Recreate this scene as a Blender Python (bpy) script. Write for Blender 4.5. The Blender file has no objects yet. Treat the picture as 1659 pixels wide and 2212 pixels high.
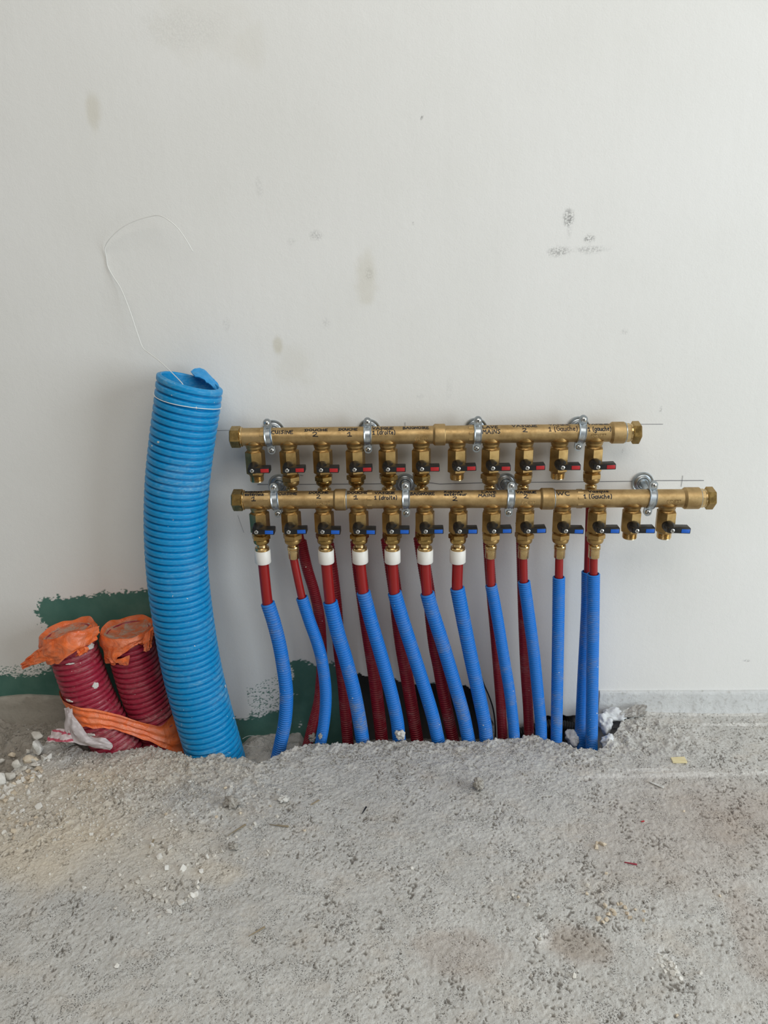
import bpy, bmesh, math, random
import numpy as np
from mathutils import Vector, Matrix

# ------------------------------------------------------------------ camera, light, exposure
S = bpy.context.scene
COL = S.collection
F, CXP, CYP = 1661.0, 829.5, 1106.0            # focal length and image centre in pixels (1659x2212)
CAM_D, CAM_H = 1.1526, 0.7935                  # metres from the wall, above the screed
_p, _y, _r = math.radians(20.0), math.radians(1.7), math.radians(1.3)
_z = np.array([0, 0, 1.0])
_fh = np.array([-math.sin(_y), math.cos(_y), 0]); _rt = np.array([math.cos(_y), math.sin(_y), 0])
_fw = math.cos(_p) * _fh - math.sin(_p) * _z
_up = math.sin(_p) * _fh + math.cos(_p) * _z
CR = math.cos(_r) * _rt - math.sin(_r) * _up
CU = math.sin(_r) * _rt + math.cos(_r) * _up
CW = _fw
CAM = np.array([0, -CAM_D, CAM_H])
cd = bpy.data.cameras.new('camera'); cam = bpy.data.objects.new('camera', cd); COL.objects.link(cam)
cd.sensor_fit = 'HORIZONTAL'; cd.sensor_width = 36.0; cd.lens = F * 36.0 / 1659.0
cd.clip_start = 0.01
cam.matrix_world = Matrix(((CR[0], CU[0], -CW[0], CAM[0]), (CR[1], CU[1], -CW[1], CAM[1]),
                           (CR[2], CU[2], -CW[2], CAM[2]), (0, 0, 0, 1)))
S.camera = cam

w = bpy.data.worlds.new('world'); S.world = w; w.use_nodes = True
bg = w.node_tree.nodes['Background']
bg.inputs[0].default_value = (1.0, 0.985, 0.94, 1); bg.inputs[1].default_value = 0.25

def area(name, loc, target, sx, sy, energy, color):
    l = bpy.data.lights.new(name, 'AREA'); l.shape = 'RECTANGLE'; l.size = sx; l.size_y = sy
    l.energy = energy; l.color = color
    o = bpy.data.objects.new(name, l); COL.objects.link(o); o.location = loc
    o.rotation_euler = (Vector(target) - Vector(loc)).to_track_quat('-Z', 'Y').to_euler()
    return o
area('window_light', (2.7, -1.75, 0.95), (0.0, 0.0, 0.40), 1.6, 1.9, 86, (0.84, 0.94, 1.0))
area('overhead_fill', (0.3, -1.75, 2.5), (0.15, -0.55, 0.0), 2.2, 1.4, 42, (1.0, 0.955, 0.88))  # added fill from above, not a known lamp, to brighten the floor
S.view_settings.view_transform = 'Standard'; S.view_settings.look = 'None'
S.view_settings.exposure = -0.42; S.view_settings.gamma = 1.0
try: S.view_settings.use_curve_mapping = False
except Exception: pass

# ------------------------------------------------------------------ pixel rays
def ray(x, y): return CW + (x - CXP) / F * CR - (y - CYP) / F * CU
def onY(x, y, Y):
    v = ray(x, y); t = (Y + CAM_D) / v[1]; return CAM + t * v
def onZ(x, y, Z=0.0):
    v = ray(x, y); t = (Z - CAM_H) / v[2]; return CAM + t * v

# ------------------------------------------------------------------ numpy noise
def _hash(ix, iy, seed):
    h = (ix.astype(np.int64) * 374761393 + iy.astype(np.int64) * 668265263 + seed * 1442695041) & 0xffffffff
    h = ((h ^ (h >> 13)) * 1274126177) & 0xffffffff
    h = (h ^ (h >> 16)) & 0xffffffff
    return h.astype(np.float64) / 4294967295.0
def noise2(x, y, seed=0):
    x = np.asarray(x, float); y = np.asarray(y, float)
    ix = np.floor(x); iy = np.floor(y); fx = x - ix; fy = y - iy
    ux = fx * fx * (3 - 2 * fx); uy = fy * fy * (3 - 2 * fy)
    a = _hash(ix, iy, seed); b = _hash(ix + 1, iy, seed); c = _hash(ix, iy + 1, seed); d = _hash(ix + 1, iy + 1, seed)
    return (a * (1 - ux) + b * ux) * (1 - uy) + (c * (1 - ux) + d * ux) * uy
def fbm(x, y, seed=0, octv=4):
    s = 0; amp = 0.5; t = 0
    for k in range(octv):
        s = s + amp * noise2(x * 2 ** k + 13.7 * k, y * 2 ** k - 7.1 * k, seed + k); t += amp; amp *= 0.5
    return s / t
def sstep(a, b, x):
    t = np.clip((x - a) / (b - a), 0, 1); return t * t * (3 - 2 * t)

# ------------------------------------------------------------------ materials
def srgb(r, g, b):
    f = lambda c: (c / 255) / 12.92 if c <= 10.3 else (((c / 255) + 0.055) / 1.055) ** 2.4
    return (f(r), f(g), f(b), 1)
class NT:
    def __init__(s, name):
        s.m = bpy.data.materials.new(name); s.m.use_nodes = True
        s.t = s.m.node_tree; s.b = s.t.nodes['Principled BSDF']
        s.co = None
    def n(s, typ, **kw):
        nd = s.t.nodes.new(typ)
        for k, v in kw.items(): setattr(nd, k, v)
        return nd
    def l(s, a, b): s.t.links.new(a, b)
    def coord(s):
        if s.co is None:
            g = s.n('ShaderNodeNewGeometry'); s.co = g.outputs['Position']
        return s.co
    def noise(s, scale, detail=3, rough=0.55, stretch=None, dist=0.0):
        nd = s.n('ShaderNodeTexNoise'); nd.inputs['Scale'].default_value = scale
        nd.inputs['Detail'].default_value = detail; nd.inputs['Roughness'].default_value = rough
        nd.inputs['Distortion'].default_value = dist
        if stretch:
            mp = s.n('ShaderNodeMapping'); mp.inputs['Scale'].default_value = stretch
            s.l(s.coord(), mp.inputs['Vector']); s.l(mp.outputs[0], nd.inputs['Vector'])
        else: s.l(s.coord(), nd.inputs['Vector'])
        return nd.outputs[0]
    def ramp(s, sock, a, b, lo=0.0, hi=1.0):
        nd = s.n('ShaderNodeMapRange'); nd.interpolation_type = 'SMOOTHSTEP'
        nd.inputs['From Min'].default_value = a; nd.inputs['From Max'].default_value = b
        nd.inputs['To Min'].default_value = lo; nd.inputs['To Max'].default_value = hi
        s.l(sock, nd.inputs['Value']); return nd.outputs[0]
    def math(s, op, a, b):
        nd = s.n('ShaderNodeMath', operation=op)
        for i, v in enumerate((a, b)):
            if isinstance(v, (int, float)): nd.inputs[i].default_value = v
            else: s.l(v, nd.inputs[i])
        return nd.outputs[0]
    def mix(s, fac, a, b):
        nd = s.n('ShaderNodeMix', data_type='RGBA')
        if isinstance(fac, (int, float)): nd.inputs[0].default_value = fac
        else: s.l(fac, nd.inputs[0])
        for i, v in ((6, a), (7, b)):
            if isinstance(v, tuple): nd.inputs[i].default_value = v
            else: s.l(v, nd.inputs[i])
        return nd.outputs[2]
    def attr(s, name): return s.n('ShaderNodeAttribute', attribute_name=name).outputs['Fac']
    def bump(s, h, strength, dist=0.001, prev=None):
        nd = s.n('ShaderNodeBump'); nd.inputs['Strength'].default_value = strength; nd.inputs['Distance'].default_value = dist
        s.l(h, nd.inputs['Height'])
        if prev is not None: s.l(prev, nd.inputs['Normal'])
        return nd.outputs[0]
    def out(s, color=None, rough=0.5, metal=0.0, normal=None, spec=0.5, **kw):
        if isinstance(color, tuple): s.b.inputs['Base Color'].default_value = color
        elif color is not None: s.l(color, s.b.inputs['Base Color'])
        if isinstance(rough, (int, float)): s.b.inputs['Roughness'].default_value = rough
        else: s.l(rough, s.b.inputs['Roughness'])
        s.b.inputs['Metallic'].default_value = metal
        s.b.inputs['Specular IOR Level'].default_value = spec
        if normal is not None: s.l(normal, s.b.inputs['Normal'])
        for k, v in kw.items(): s.b.inputs[k].default_value = v
        return s.m

def m_simple(name, c, rough, metal=0.0, var=0.0, vs=60, c2=None, bump=None, spec=0.5, **kw):
    N = NT(name); col = c; nr = None
    if var: col = N.mix(N.ramp(N.noise(vs, 4), 0.35, 0.7, 0, var), c, c2 or (c[0] * .4, c[1] * .4, c[2] * .4, 1))
    if bump: nr = N.bump(N.noise(bump[0], 3), bump[1], bump[2])
    return N.out(col, rough, metal, nr, spec, **kw)

def m_conduit(name, c, dustc, amt, rough=0.42, scale=28):
    # ribbed plastic with cement dust smeared along the ribs and a few plaster specks
    N = NT(name)
    d = N.ramp(N.noise(scale, 5, 0.65, stretch=(0.7, 0.7, 1.0)), 0.47, 0.74, 0.0, amt)
    g = N.n('ShaderNodeNewGeometry'); sx = N.n('ShaderNodeSeparateXYZ'); N.l(g.outputs['Position'], sx.inputs[0])
    d = N.math('MULTIPLY', d, N.ramp(sx.outputs[2], 0.30, 0.0, 0.55, 1.25))        # dustier towards the screed
    f = N.ramp(N.noise(340, 3, 0.6, stretch=(0.5, 0.5, 1.4)), 0.42, 0.70)
    d = N.math('MULTIPLY', d, N.math('ADD', 0.35, N.math('MULTIPLY', f, 0.65)))
    d = N.math('ADD', d, N.math('MULTIPLY', f, amt * 0.12))
    col = N.mix(d, c, dustc)
    sp = N.math('MULTIPLY', N.ramp(N.noise(230, 1, 0.4), 0.755, 0.79), N.ramp(N.noise(22, 1), 0.48, 0.58))
    col = N.mix(N.math('MULTIPLY', sp, 0.8), col, srgb(215, 210, 200))
    rg = N.math('ADD', rough, N.math('MULTIPLY', d, 0.4))
    return N.out(col, rg, spec=0.38)

M = {}
def brass(name, c, c2, rough, bs=None):
    N = NT(name)
    col = N.mix(N.ramp(N.noise(45, 5, 0.65), 0.38, 0.68), c, c2)
    rr = N.ramp(N.noise(120, 3), 0.3, 0.7, rough - 0.05, rough + 0.08)
    nr = N.bump(N.noise(900, 2), bs, 0.0004) if bs else None
    return N.out(col, rr, 1.0, nr)
M['brass_cast'] = brass('cast_brass', srgb(190, 162, 116), srgb(166, 138, 94), 0.50, 0.25)
M['brass_valve'] = brass('sandblasted_brass', srgb(182, 150, 98), srgb(158, 128, 80), 0.42, 0.15)
M['brass_bright'] = brass('polished_brass', srgb(216, 188, 138), srgb(196, 168, 118), 0.24)
M['brass_dark'] = brass('machined_brass', srgb(178, 148, 92), srgb(150, 122, 72), 0.26)
M['zinc'] = m_simple('zinc_plated_steel', srgb(196, 202, 206), 0.36, 1.0, 0.5, 90, srgb(150, 160, 166))
M['chrome'] = m_simple('screw_steel', srgb(215, 215, 212), 0.25, 1.0)
M['recess'] = m_simple('screw_recess', srgb(60, 58, 55), 0.5, 0.6)
M['black'] = m_simple('black_plastic', srgb(15, 15, 16), 0.40, 0, 0.4, 140, srgb(38, 38, 39))
M['tab_red'] = m_simple('red_tab', srgb(176, 32, 36), 0.45)
M['tab_blue'] = m_simple('blue_tab', srgb(22, 92, 190), 0.45)
M['white'] = m_simple('white_plastic', srgb(236, 233, 226), 0.4, 0, 0.25, 70, srgb(214, 208, 196))
M['pex'] = m_simple('red_pipe_plastic', srgb(142, 15, 13), 0.34, 0, 0.4, 80, srgb(140, 24, 26))
M['blue'] = m_conduit('blue_sleeve_plastic', srgb(22, 118, 206), srgb(132, 140, 150), 0.8)
M['red'] = m_conduit('red_sleeve_plastic', srgb(138, 16, 34), srgb(150, 108, 104), 0.7)
M['bigblue'] = m_conduit('blue_conduit_plastic', srgb(0, 138, 198), srgb(160, 194, 208), 0.7, 0.38, 14)
M['flap'] = m_simple('cut_blue_plastic', srgb(28, 140, 205), 0.35, 0, 0.3, 60, srgb(110, 180, 220))
M['bigred'] = m_conduit('wine_red_conduit_plastic', srgb(152, 34, 58), srgb(176, 146, 140), 0.85, 0.36, 18)
M['cord'] = m_simple('white_cord', srgb(232, 232, 228), 0.5)
M['ink'] = m_simple('black_marker_ink', srgb(20, 14, 16), 0.45)
M['ink_faded'] = m_simple('faded_marker_ink', srgb(66, 48, 30), 0.5)
M['pencil'] = m_simple('pencil_lead', srgb(112, 112, 116), 0.6)
M['wood'] = m_simple('pale_wood', srgb(228, 214, 170), 0.7, 0, 0.4, 60, srgb(208, 190, 142))
M['straw'] = m_simple('dry_straw', srgb(150, 136, 112), 0.7)
M['foam'] = m_simple('white_foam', srgb(222, 224, 226), 0.8, 0, 0.5, 90, srgb(176, 176, 174), (120, 0.6, 0.003))
M['pebble'] = m_simple('pale_stone', srgb(216, 211, 201), 0.85, 0, 0.6, 120, srgb(182, 176, 166), (420, 0.5, 0.001))
M['pebble_white'] = m_simple('white_stone', srgb(226, 223, 216), 0.85, 0, 0.5, 120, srgb(196, 190, 180), (420, 0.4, 0.001))
M['pebble_cream'] = m_simple('cream_stone', srgb(214, 200, 178), 0.85, 0, 0.5, 120, srgb(186, 168, 146), (420, 0.4, 0.001))
M['mortar'] = m_simple('mortar_lump', srgb(180, 175, 167), 0.95, 0, 0.7, 160, srgb(138, 133, 125), (260, 0.9, 0.004))
M['plaster'] = m_simple('plaster_splash', srgb(216, 214, 208), 0.85, 0, 0.5, 160, srgb(160, 156, 150), (300, 0.6, 0.002))
M['black_conduit'] = m_simple('black_conduit_plastic', srgb(26, 27, 28), 0.45)

def m_tape(name, c, dust):
    N = NT(name)
    g = N.n('ShaderNodeNewGeometry'); sx = N.n('ShaderNodeSeparateXYZ'); N.l(g.outputs['True Normal'], sx.inputs[0])
    d = N.math('MULTIPLY', N.ramp(N.noise(55, 5, 0.65, dist=0.6), 0.36, 0.64), dust)
    col = N.mix(N.ramp(N.noise(26, 4, stretch=(1, 1, 2.2)), 0.35, 0.7, 0, 0.5), c, srgb(204, 84, 38))
    col = N.mix(d, col, srgb(176, 158, 142))
    nr = N.bump(N.noise(42, 4, 0.55, dist=1.6), 0.55, 0.006)
    m = N.out(col, 0.36, 0.0, nr)
    N.b.inputs['Subsurface Weight'].default_value = 0.0
    return m
M['tape'] = m_tape('orange_tape', srgb(244, 118, 56), 0.25)
M['tape_top'] = m_tape('dusty_orange_tape', srgb(206, 112, 70), 0.95)
def m_film(name, c, stripes=False):
    N = NT(name); col = c
    if stripes:
        wv = N.n('ShaderNodeTexWave'); wv.bands_direction = 'Z'; wv.inputs['Scale'].default_value = 38
        wv.inputs['Distortion'].default_value = 1.5
        N.l(N.coord(), wv.inputs['Vector'])
        col = N.mix(N.ramp(wv.outputs['Fac'], 0.74, 0.84), c, srgb(196, 84, 104))
    return N.out(col, 0.3, 0.0, N.bump(N.noise(70, 3, dist=0.5), 0.4, 0.003), Alpha=0.8)
M['film'] = m_film('cloudy_plastic_film', srgb(205, 196, 196))
M['film_striped'] = m_film('striped_plastic_film', srgb(216, 200, 200), True)
M['film_grey'] = m_film('grey_plastic_film', srgb(178, 174, 168))

def m_wall():
    N = NT('wall_paint')
    base = N.mix(N.ramp(N.noise(3.0, 3), 0.3, 0.7), srgb(226, 225, 221), srgb(231, 230, 227))
    smu = N.math('MULTIPLY', N.attr('smudge'), N.ramp(N.noise(420, 3, 0.6), 0.36, 0.62))
    base = N.mix(smu, base, srgb(70, 68, 68))
    base = N.mix(N.attr('ochre'), base, srgb(196, 188, 164))
    gn = N.mix(N.ramp(N.noise(24, 4), 0.35, 0.7), srgb(72, 114, 103), srgb(86, 126, 114))
    col = N.mix(N.attr('green'), base, gn)
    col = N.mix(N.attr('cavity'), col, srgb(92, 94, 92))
    rg = N.math('ADD', 0.55, N.math('MULTIPLY', N.attr('green'), 0.3))
    fine = N.bump(N.noise(520, 3, 0.6), 0.16, 0.0012)
    co = N.bump(N.noise(95, 3, 0.5), 0.06, 0.004, fine)
    vert = N.bump(N.noise(10, 3, 0.5, stretch=(6, 1, 0.6)), 0.025, 0.006, co)
    return N.out(col, rg, 0, vert, 0.35)
M['wall'] = m_wall()

def m_floor():
    N = NT('screed')
    n1 = N.noise(9, 5, 0.6); n2 = N.noise(70, 5, 0.65); n3 = N.noise(420, 4, 0.7); n4 = N.noise(1300, 2, 0.6)
    col = N.mix(N.ramp(n1, 0.3, 0.7), srgb(206, 204, 199), srgb(217, 215, 210))
    col = N.mix(N.ramp(n2, 0.46, 0.74, 0, 0.55), col, srgb(190, 186, 179))
    col = N.mix(N.ramp(N.noise(14, 4, 0.6, stretch=(1, 1.6, 1)), 0.48, 0.72, 0, 0.45), col, srgb(210, 200, 187))
    col = N.mix(N.ramp(n3, 0.54, 0.78, 0, 0.5), col, srgb(154, 150, 144))
    clus = N.ramp(N.noise(32, 5, 0.62, dist=0.5), 0.40, 0.64, 0.0, 1.0)
    fine = N.noise(640, 2, 0.6, dist=0.8); hole = N.ramp(N.math('ADD', fine, N.math('MULTIPLY', clus, 0.11)), 0.665, 0.75)
    col = N.mix(N.math('MULTIPLY', hole, 0.85), col, srgb(92, 88, 82))
    col = N.mix(N.ramp(n4, 0.62, 0.80, 0, 0.5), col, srgb(205, 201, 194))
    col = N.mix(N.attr('sand'), col, srgb(232, 219, 197))
    col = N.mix(N.math('MULTIPLY', N.attr('chalk'), N.ramp(n2, 0.30, 0.52)), col, srgb(238, 236, 231))
    col = N.mix(N.attr('brown'), col, srgb(172, 150, 134))
    col = N.mix(N.attr('dirt'), col, srgb(160, 151, 139))
    col = N.mix(N.attr('pit'), col, srgb(98, 92, 85))
    b1 = N.bump(n3, 0.75, 0.0024)
    b2 = N.bump(n4, 0.45, 0.0009, b1)
    b2 = N.bump(N.math('SUBTRACT', 1.0, hole), 0.8, 0.0016, b2)
    return N.out(col, 0.92, 0, b2, 0.25)
M['floor'] = m_floor()
def m_base():
    N = NT('edge_strip')
    n2 = N.noise(120, 5, 0.65)
    g = N.n('ShaderNodeNewGeometry'); sx = N.n('ShaderNodeSeparateXYZ'); N.l(g.outputs['Position'], sx.inputs[0])
    sand = N.ramp(N.math('ADD', sx.outputs[0], N.math('MULTIPLY', N.noise(20, 3), 0.05)), -0.2, -0.3)
    col = N.mix(sand, srgb(206, 207, 206), srgb(172, 166, 155))
    col = N.mix(N.ramp(n2, 0.5, 0.75, 0, 0.6), col, srgb(150, 146, 138))
    return N.out(col, 0.6, 0, N.bump(N.noise(60, 4, 0.6, dist=0.6), 0.5, 0.004), 0.4)
M['base'] = m_base()

# ------------------------------------------------------------------ mesh helpers
def join(*parts):
    V, Fc, o = [], [], 0
    for v, f in parts:
        v = np.asarray(v, float).reshape(-1, 3)
        V.append(v); Fc += [tuple(i + o for i in q) for q in f]; o += len(v)
    return np.vstack(V), Fc
def mesh(name, vf, mat, angle=38):
    v, f = vf
    me = bpy.data.meshes.new(name); me.from_pydata(np.asarray(v).tolist(), [], f)
    me.materials.append(mat)
    me.polygons.foreach_set('use_smooth', [True] * len(me.polygons))
    me.update()
    if angle < 179: me.set_sharp_from_angle(angle=math.radians(angle))
    return me
def add(name, me, parent=None, loc=(0, 0, 0)):
    o = bpy.data.objects.new(name, me); COL.objects.link(o); o.location = loc
    if parent is not None: o.parent = parent
    return o
def tag(o, label, cat, group=None, kind=None):
    o['label'] = label; o['category'] = cat
    if group: o['group'] = group
    if kind: o['kind'] = kind
    return o
def thing(name, loc, label, cat, group=None):
    o = bpy.data.objects.new(name, None); COL.objects.link(o); o.location = loc; o.empty_display_size = 0.02
    return tag(o, label, cat, group)
def part(name, vf, mat, parent, angle=38):
    """world-space geometry as a child of a thing (or of a part)"""
    base = np.array(parent.location if parent.parent is None else parent.parent.location, float)
    off = base if parent.parent is None else base + np.array(parent.location)
    v, f = vf
    return add(name, mesh(name, (np.asarray(v, float) - off, f), mat, angle), parent)
def solo(name, vf, mat, label, cat, group=None, kind=None, angle=38):
    v = np.asarray(vf[0], float); b = np.array([v[:, 0].mean(), v[:, 1].mean(), v[:, 2].min()])
    o = add(name, mesh(name, (v - b, vf[1]), mat, angle), None, b)
    return tag(o, label, cat, group, kind)

def frame(axis):
    a = np.array(axis, float); a /= np.linalg.norm(a)
    h = np.array([0, 0, 1.0]) if abs(a[2]) < 0.9 else np.array([1.0, 0, 0])
    e1 = np.cross(h, a); e1 /= np.linalg.norm(e1); e2 = np.cross(a, e1)
    return e1, e2, a
def lathe(prof, org, axis, segs=32, rot=0.0, cap0=True, cap1=True):
    e1, e2, a = frame(axis); org = np.array(org, float)
    th = np.arange(segs) * 2 * math.pi / segs + rot
    V = []
    for r, h in prof:
        V.append(org + a * h + r * (np.cos(th)[:, None] * e1 + np.sin(th)[:, None] * e2))
    n = len(prof); fc = []
    for i in range(n - 1):
        for j in range(segs):
            k = (j + 1) % segs
            fc.append((i * segs + j, i * segs + k, (i + 1) * segs + k, (i + 1) * segs + j))
    if cap0: fc.append(tuple(range(segs))[::-1])
    if cap1: fc.append(tuple((n - 1) * segs + j for j in range(segs)))
    return np.vstack(V), fc
def hexprism(R, h0, h1, org, axis, rot=0.0, ch=0.0012, n=6):
    """hexagonal nut or plug with chamfered corners"""
    return lathe([(R - ch * 1.6, h0), (R, h0 + ch), (R, h1 - ch), (R - ch * 1.6, h1)], org, axis, n, rot)
def box(sx, sy, sz, b, c=(0, 0, 0), seg=2):
    bm = bmesh.new(); bmesh.ops.create_cube(bm, size=1)
    for v in bm.verts: v.co = Vector((v.co.x * sx, v.co.y * sy, v.co.z * sz))
    if b: bmesh.ops.bevel(bm, geom=bm.edges[:], offset=b, segments=seg, profile=0.5, affect='EDGES')
    bm.verts.index_update()
    v = np.array([p.co[:] for p in bm.verts]) + np.array(c); f = [tuple(q.index for q in p.verts) for p in bm.faces]
    bm.free(); return v, f
def spline(P, step):
    """Catmull-Rom through P, resampled at a uniform step"""
    P = np.asarray(P, float)
    Q = np.vstack([2 * P[0] - P[1], P, 2 * P[-1] - P[-2]]); out = []
    for i in range(1, len(Q) - 2):
        p0, p1, p2, p3 = Q[i - 1], Q[i], Q[i + 1], Q[i + 2]
        t = np.linspace(0, 1, 40, endpoint=False)[:, None]
        out.append(0.5 * (2 * p1 + (p2 - p0) * t + (2 * p0 - 5 * p1 + 4 * p2 - p3) * t ** 2 + (3 * p1 - p0 - 3 * p2 + p3) * t ** 3))
    out = np.vstack(out + [P[-1:]])
    d = np.concatenate([[0], np.cumsum(np.linalg.norm(np.diff(out, axis=0), axis=1))])
    n = max(2, int(round(d[-1] / step)))
    s = np.linspace(0, d[-1], n + 1)
    return np.stack([np.interp(s, d, out[:, k]) for k in range(3)], 1), s
def frames(P):
    T = np.gradient(P, axis=0); T /= np.linalg.norm(T, axis=1)[:, None]
    e = np.array([1.0, 0, 0]); e -= T[0] * e.dot(T[0])
    if np.linalg.norm(e) < 0.05: e = np.array([0, 1.0, 0]) - T[0] * T[0][1]
    e /= np.linalg.norm(e); A = []
    for t in T:
        e = e - t * e.dot(t); e = e / np.linalg.norm(e); A.append(e)
    A = np.array(A); B = np.cross(T, A)
    return T, A, B
def rings(C, A, B, Rr, segs, cap0=True, cap1=True):
    th = np.arange(segs) * 2 * math.pi / segs
    n = len(C)
    V = C[:, None, :] + Rr[:, None, None] * (np.cos(th)[None, :, None] * A[:, None, :] + np.sin(th)[None, :, None] * B[:, None, :])
    i = np.arange(n - 1)[:, None] * segs; j = np.arange(segs)[None, :]; k = (j + 1) % segs
    q = np.stack([i + j, i + k, i + segs + k, i + segs + j], -1).reshape(-1, 4)
    f = [tuple(r) for r in q.tolist()]
    if cap0: f.append(tuple(range(segs))[::-1])
    if cap1: f.append(tuple(range((n - 1) * segs, n * segs)))
    return V.reshape(-1, 3), f
def tube(P, r, segs=16, step=0.004, cap=True):
    C, s = spline(P, step); T, A, B = frames(C)
    return rings(C, A, B, np.full(len(C), r), segs, cap, cap)
def corrugated(P, R, pitch, depth, prof, segs, wall=0.0018, inner=0.05, crest0=True):
    """hollow ribbed tube: P from its open end downwards; prof = groove depth over one rib"""
    k = len(prof)
    C, s = spline(P, pitch / k); T, A, B = frames(C)
    r = R - depth * np.array([prof[i % k] for i in range(len(C))])
    ni = max(2, min(len(C) - 1, int(inner / (pitch / k)))); idx = np.arange(ni, -1, -max(1, k // 2))
    if idx[-1] != 0: idx = np.append(idx, 0)
    Ri = np.full(len(idx), R - depth - wall)
    Ci, Ai, Bi = C[idx], A[idx], B[idx]
    return rings(np.vstack([Ci, C]), np.vstack([Ai, A]), np.vstack([Bi, B]), np.concatenate([Ri, r]), segs, True, True), (C, T, A, B, s)

# ------------------------------------------------------------------ the setting: screed with its trench, wall, edge strips
EDGE_PX = [(-260, 1760), (-60, 1712), (0, 1690), (50, 1640), (90, 1612), (130, 1598), (190, 1624), (270, 1620), (320, 1611), (390, 1626), (418, 1641), (470, 1633),
           (530, 1641), (556, 1650), (585, 1642), (620, 1622), (650, 1612), (730, 1604), (860, 1599), (960, 1601), (1060, 1601),
           (1100, 1593), (1150, 1591), (1180, 1599), (1210, 1609), (1290, 1620), (1312, 1606), (1330, 1577), (1350, 1556), (1376, 1545), (1400, 1535)]
EDGE = np.array([onZ(x, y)[:2] for x, y in EDGE_PX])
EDGE[-1, 1] = 0.01; EDGE[-2, 1] = max(EDGE[-2, 1], -0.012)
XL1 = onZ(150, 1600)[0]; XL2 = onZ(215, 1620)[0]
XL3 = onZ(630, 1610)[0]; XL4 = onZ(690, 1605)[0]
def edge_y(x):
    return np.interp(x, EDGE[:, 0], EDGE[:, 1], left=EDGE[0, 1], right=0.02) + 0.008 * (fbm(x * 60, x * 0 + 3, 5) - 0.5)
def blob(x, y, px, rx, ry, seed, sc=18, hard=0.35, rot=0.0):
    c = onZ(*px); sx = rx / F * 1.25; sy = ry / F * 1.9
    dx, dy = x - c[0], y - c[1]
    if rot: dx, dy = dx * math.cos(rot) + dy * math.sin(rot), -dx * math.sin(rot) + dy * math.cos(rot)
    d = np.sqrt((dx / sx) ** 2 + (dy / sy) ** 2)
    return sstep(1.0 + hard, 1.0 - hard, d + 1.3 * (fbm(x * sc, y * sc, seed) - 0.5))
def floor_fields(x, y):
    ex = edge_y(x)
    d = y - ex + 0.010 * (fbm(x * 55, y * 55, 21) - 0.5) + 0.006 * (noise2(x * 240, y * 240, 22) - 0.5)
    deep = np.interp(x, [XL1, XL2, XL3, XL4], [0.016, 0.062, 0.052, 0.13])
    soil = 1 - sstep(XL1 - 0.02, XL2, x)
    t = sstep(-0.004, 0.013 + 0.03 * soil, d)
    near = np.exp(-np.maximum(-d, 0) / 0.045)                         # crumbly zone along the broken edge
    rough_r = blob(x, y, (1400, 1590), 110, 34, 31)
    rough_l = blob(x, y, (170, 1740), 330, 95, 33, 14)
    rough = np.clip(0.85 * near * sstep(-0.66, -0.45, x) * (1 - sstep(0.36, 0.5, x)) + rough_r + 0.55 * rough_l, 0, 1)
    z = 0.006 * (fbm(x * 5, y * 5, 1) - 0.5) + 0.0014 * (fbm(x * 28, y * 28, 2) - 0.5)
    z = z + 0.0045 * near * (1 - soil) * sstep(-0.62, -0.4, x) * (1 - sstep(0.40, 0.48, x))
    cl = sstep(0.47, 0.66, fbm(x * 13, y * 13, 3, 3)) * 0.75 + 0.25
    wv = 3.0 * fbm(x * 150, y * 150, 8, 3)
    g1 = 1 - np.abs(2 * noise2(x * 250 + wv, y * 190 - wv, 4) - 1); g2 = noise2(x * 380 + wv, y * 320, 6); g3 = noise2(x * 60, y * 60, 17)
    pit = sstep(0.775, 0.93, 0.42 * g1 + 0.40 * g2 + 0.18 * g3 + 0.10 * cl)
    z = z - 0.0020 * pit
    z = z + 0.0012 * (noise2(x * 230, y * 260, 7) - 0.5) + 0.0006 * (noise2(x * 520, y * 520, 9) - 0.5)
    lump = np.maximum(0, fbm(x * 75, y * 75, 10, 3) - 0.46)
    lump2 = np.maximum(0, 0.6 * noise2(x * 210, y * 210, 12) + 0.4 * noise2(x * 430, y * 400, 13) - 0.42)
    z = z + rough * (0.014 * lump + 0.0052 * lump2 - 0.002)
    zs = -deep + (0.010 + 0.02 * (1 - soil)) * (fbm(x * 26, y * 26, 14) - 0.5) + soil * 0.045 * (np.maximum(0, fbm(x * 40, y * 40, 15, 3) - 0.45)) + soil * 0.006 * (noise2(x * 170, y * 170, 16) - 0.5)
    zz = z * (1 - t) + zs * t
    return zz, t, soil, rough, pit * (1 - t), d
def hz(x, y):
    return float(floor_fields(np.array([x]), np.array([y]))[0][0])
def axis_steps(lo, a, b, hi, fine, coarse):
    return np.concatenate([np.arange(lo, a, coarse), np.arange(a, b, fine), np.arange(b, hi + coarse * 0.5, coarse)])
def grid_mesh(name, X, Y, place, mat, attrs=None):
    nx, ny = len(X), len(Y)
    gx, gy = np.meshgrid(X, Y); co = place(gx.ravel(), gy.ravel())
    me = bpy.data.meshes.new(name); me.vertices.add(nx * ny); me.vertices.foreach_set('co', np.ascontiguousarray(co, np.float32).ravel())
    i = (np.arange(ny - 1)[:, None] * nx + np.arange(nx - 1)[None, :]).ravel()
    q = np.stack([i, i + 1, i + nx + 1, i + nx], 1).astype(np.int32)
    me.loops.add(q.size); me.loops.foreach_set('vertex_index', q.ravel())
    me.polygons.add(len(q)); me.polygons.foreach_set('loop_start', np.arange(0, q.size, 4, dtype=np.int32))
    me.update(calc_edges=True)
    me.polygons.foreach_set('use_smooth', np.ones(len(q), bool))
    for k, a in (attrs or {}).items():
        at = me.attributes.new(k, 'FLOAT', 'POINT'); at.data.foreach_set('value', np.ascontiguousarray(a, np.float32).ravel())
    me.materials.append(mat); me.validate(); return me

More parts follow.
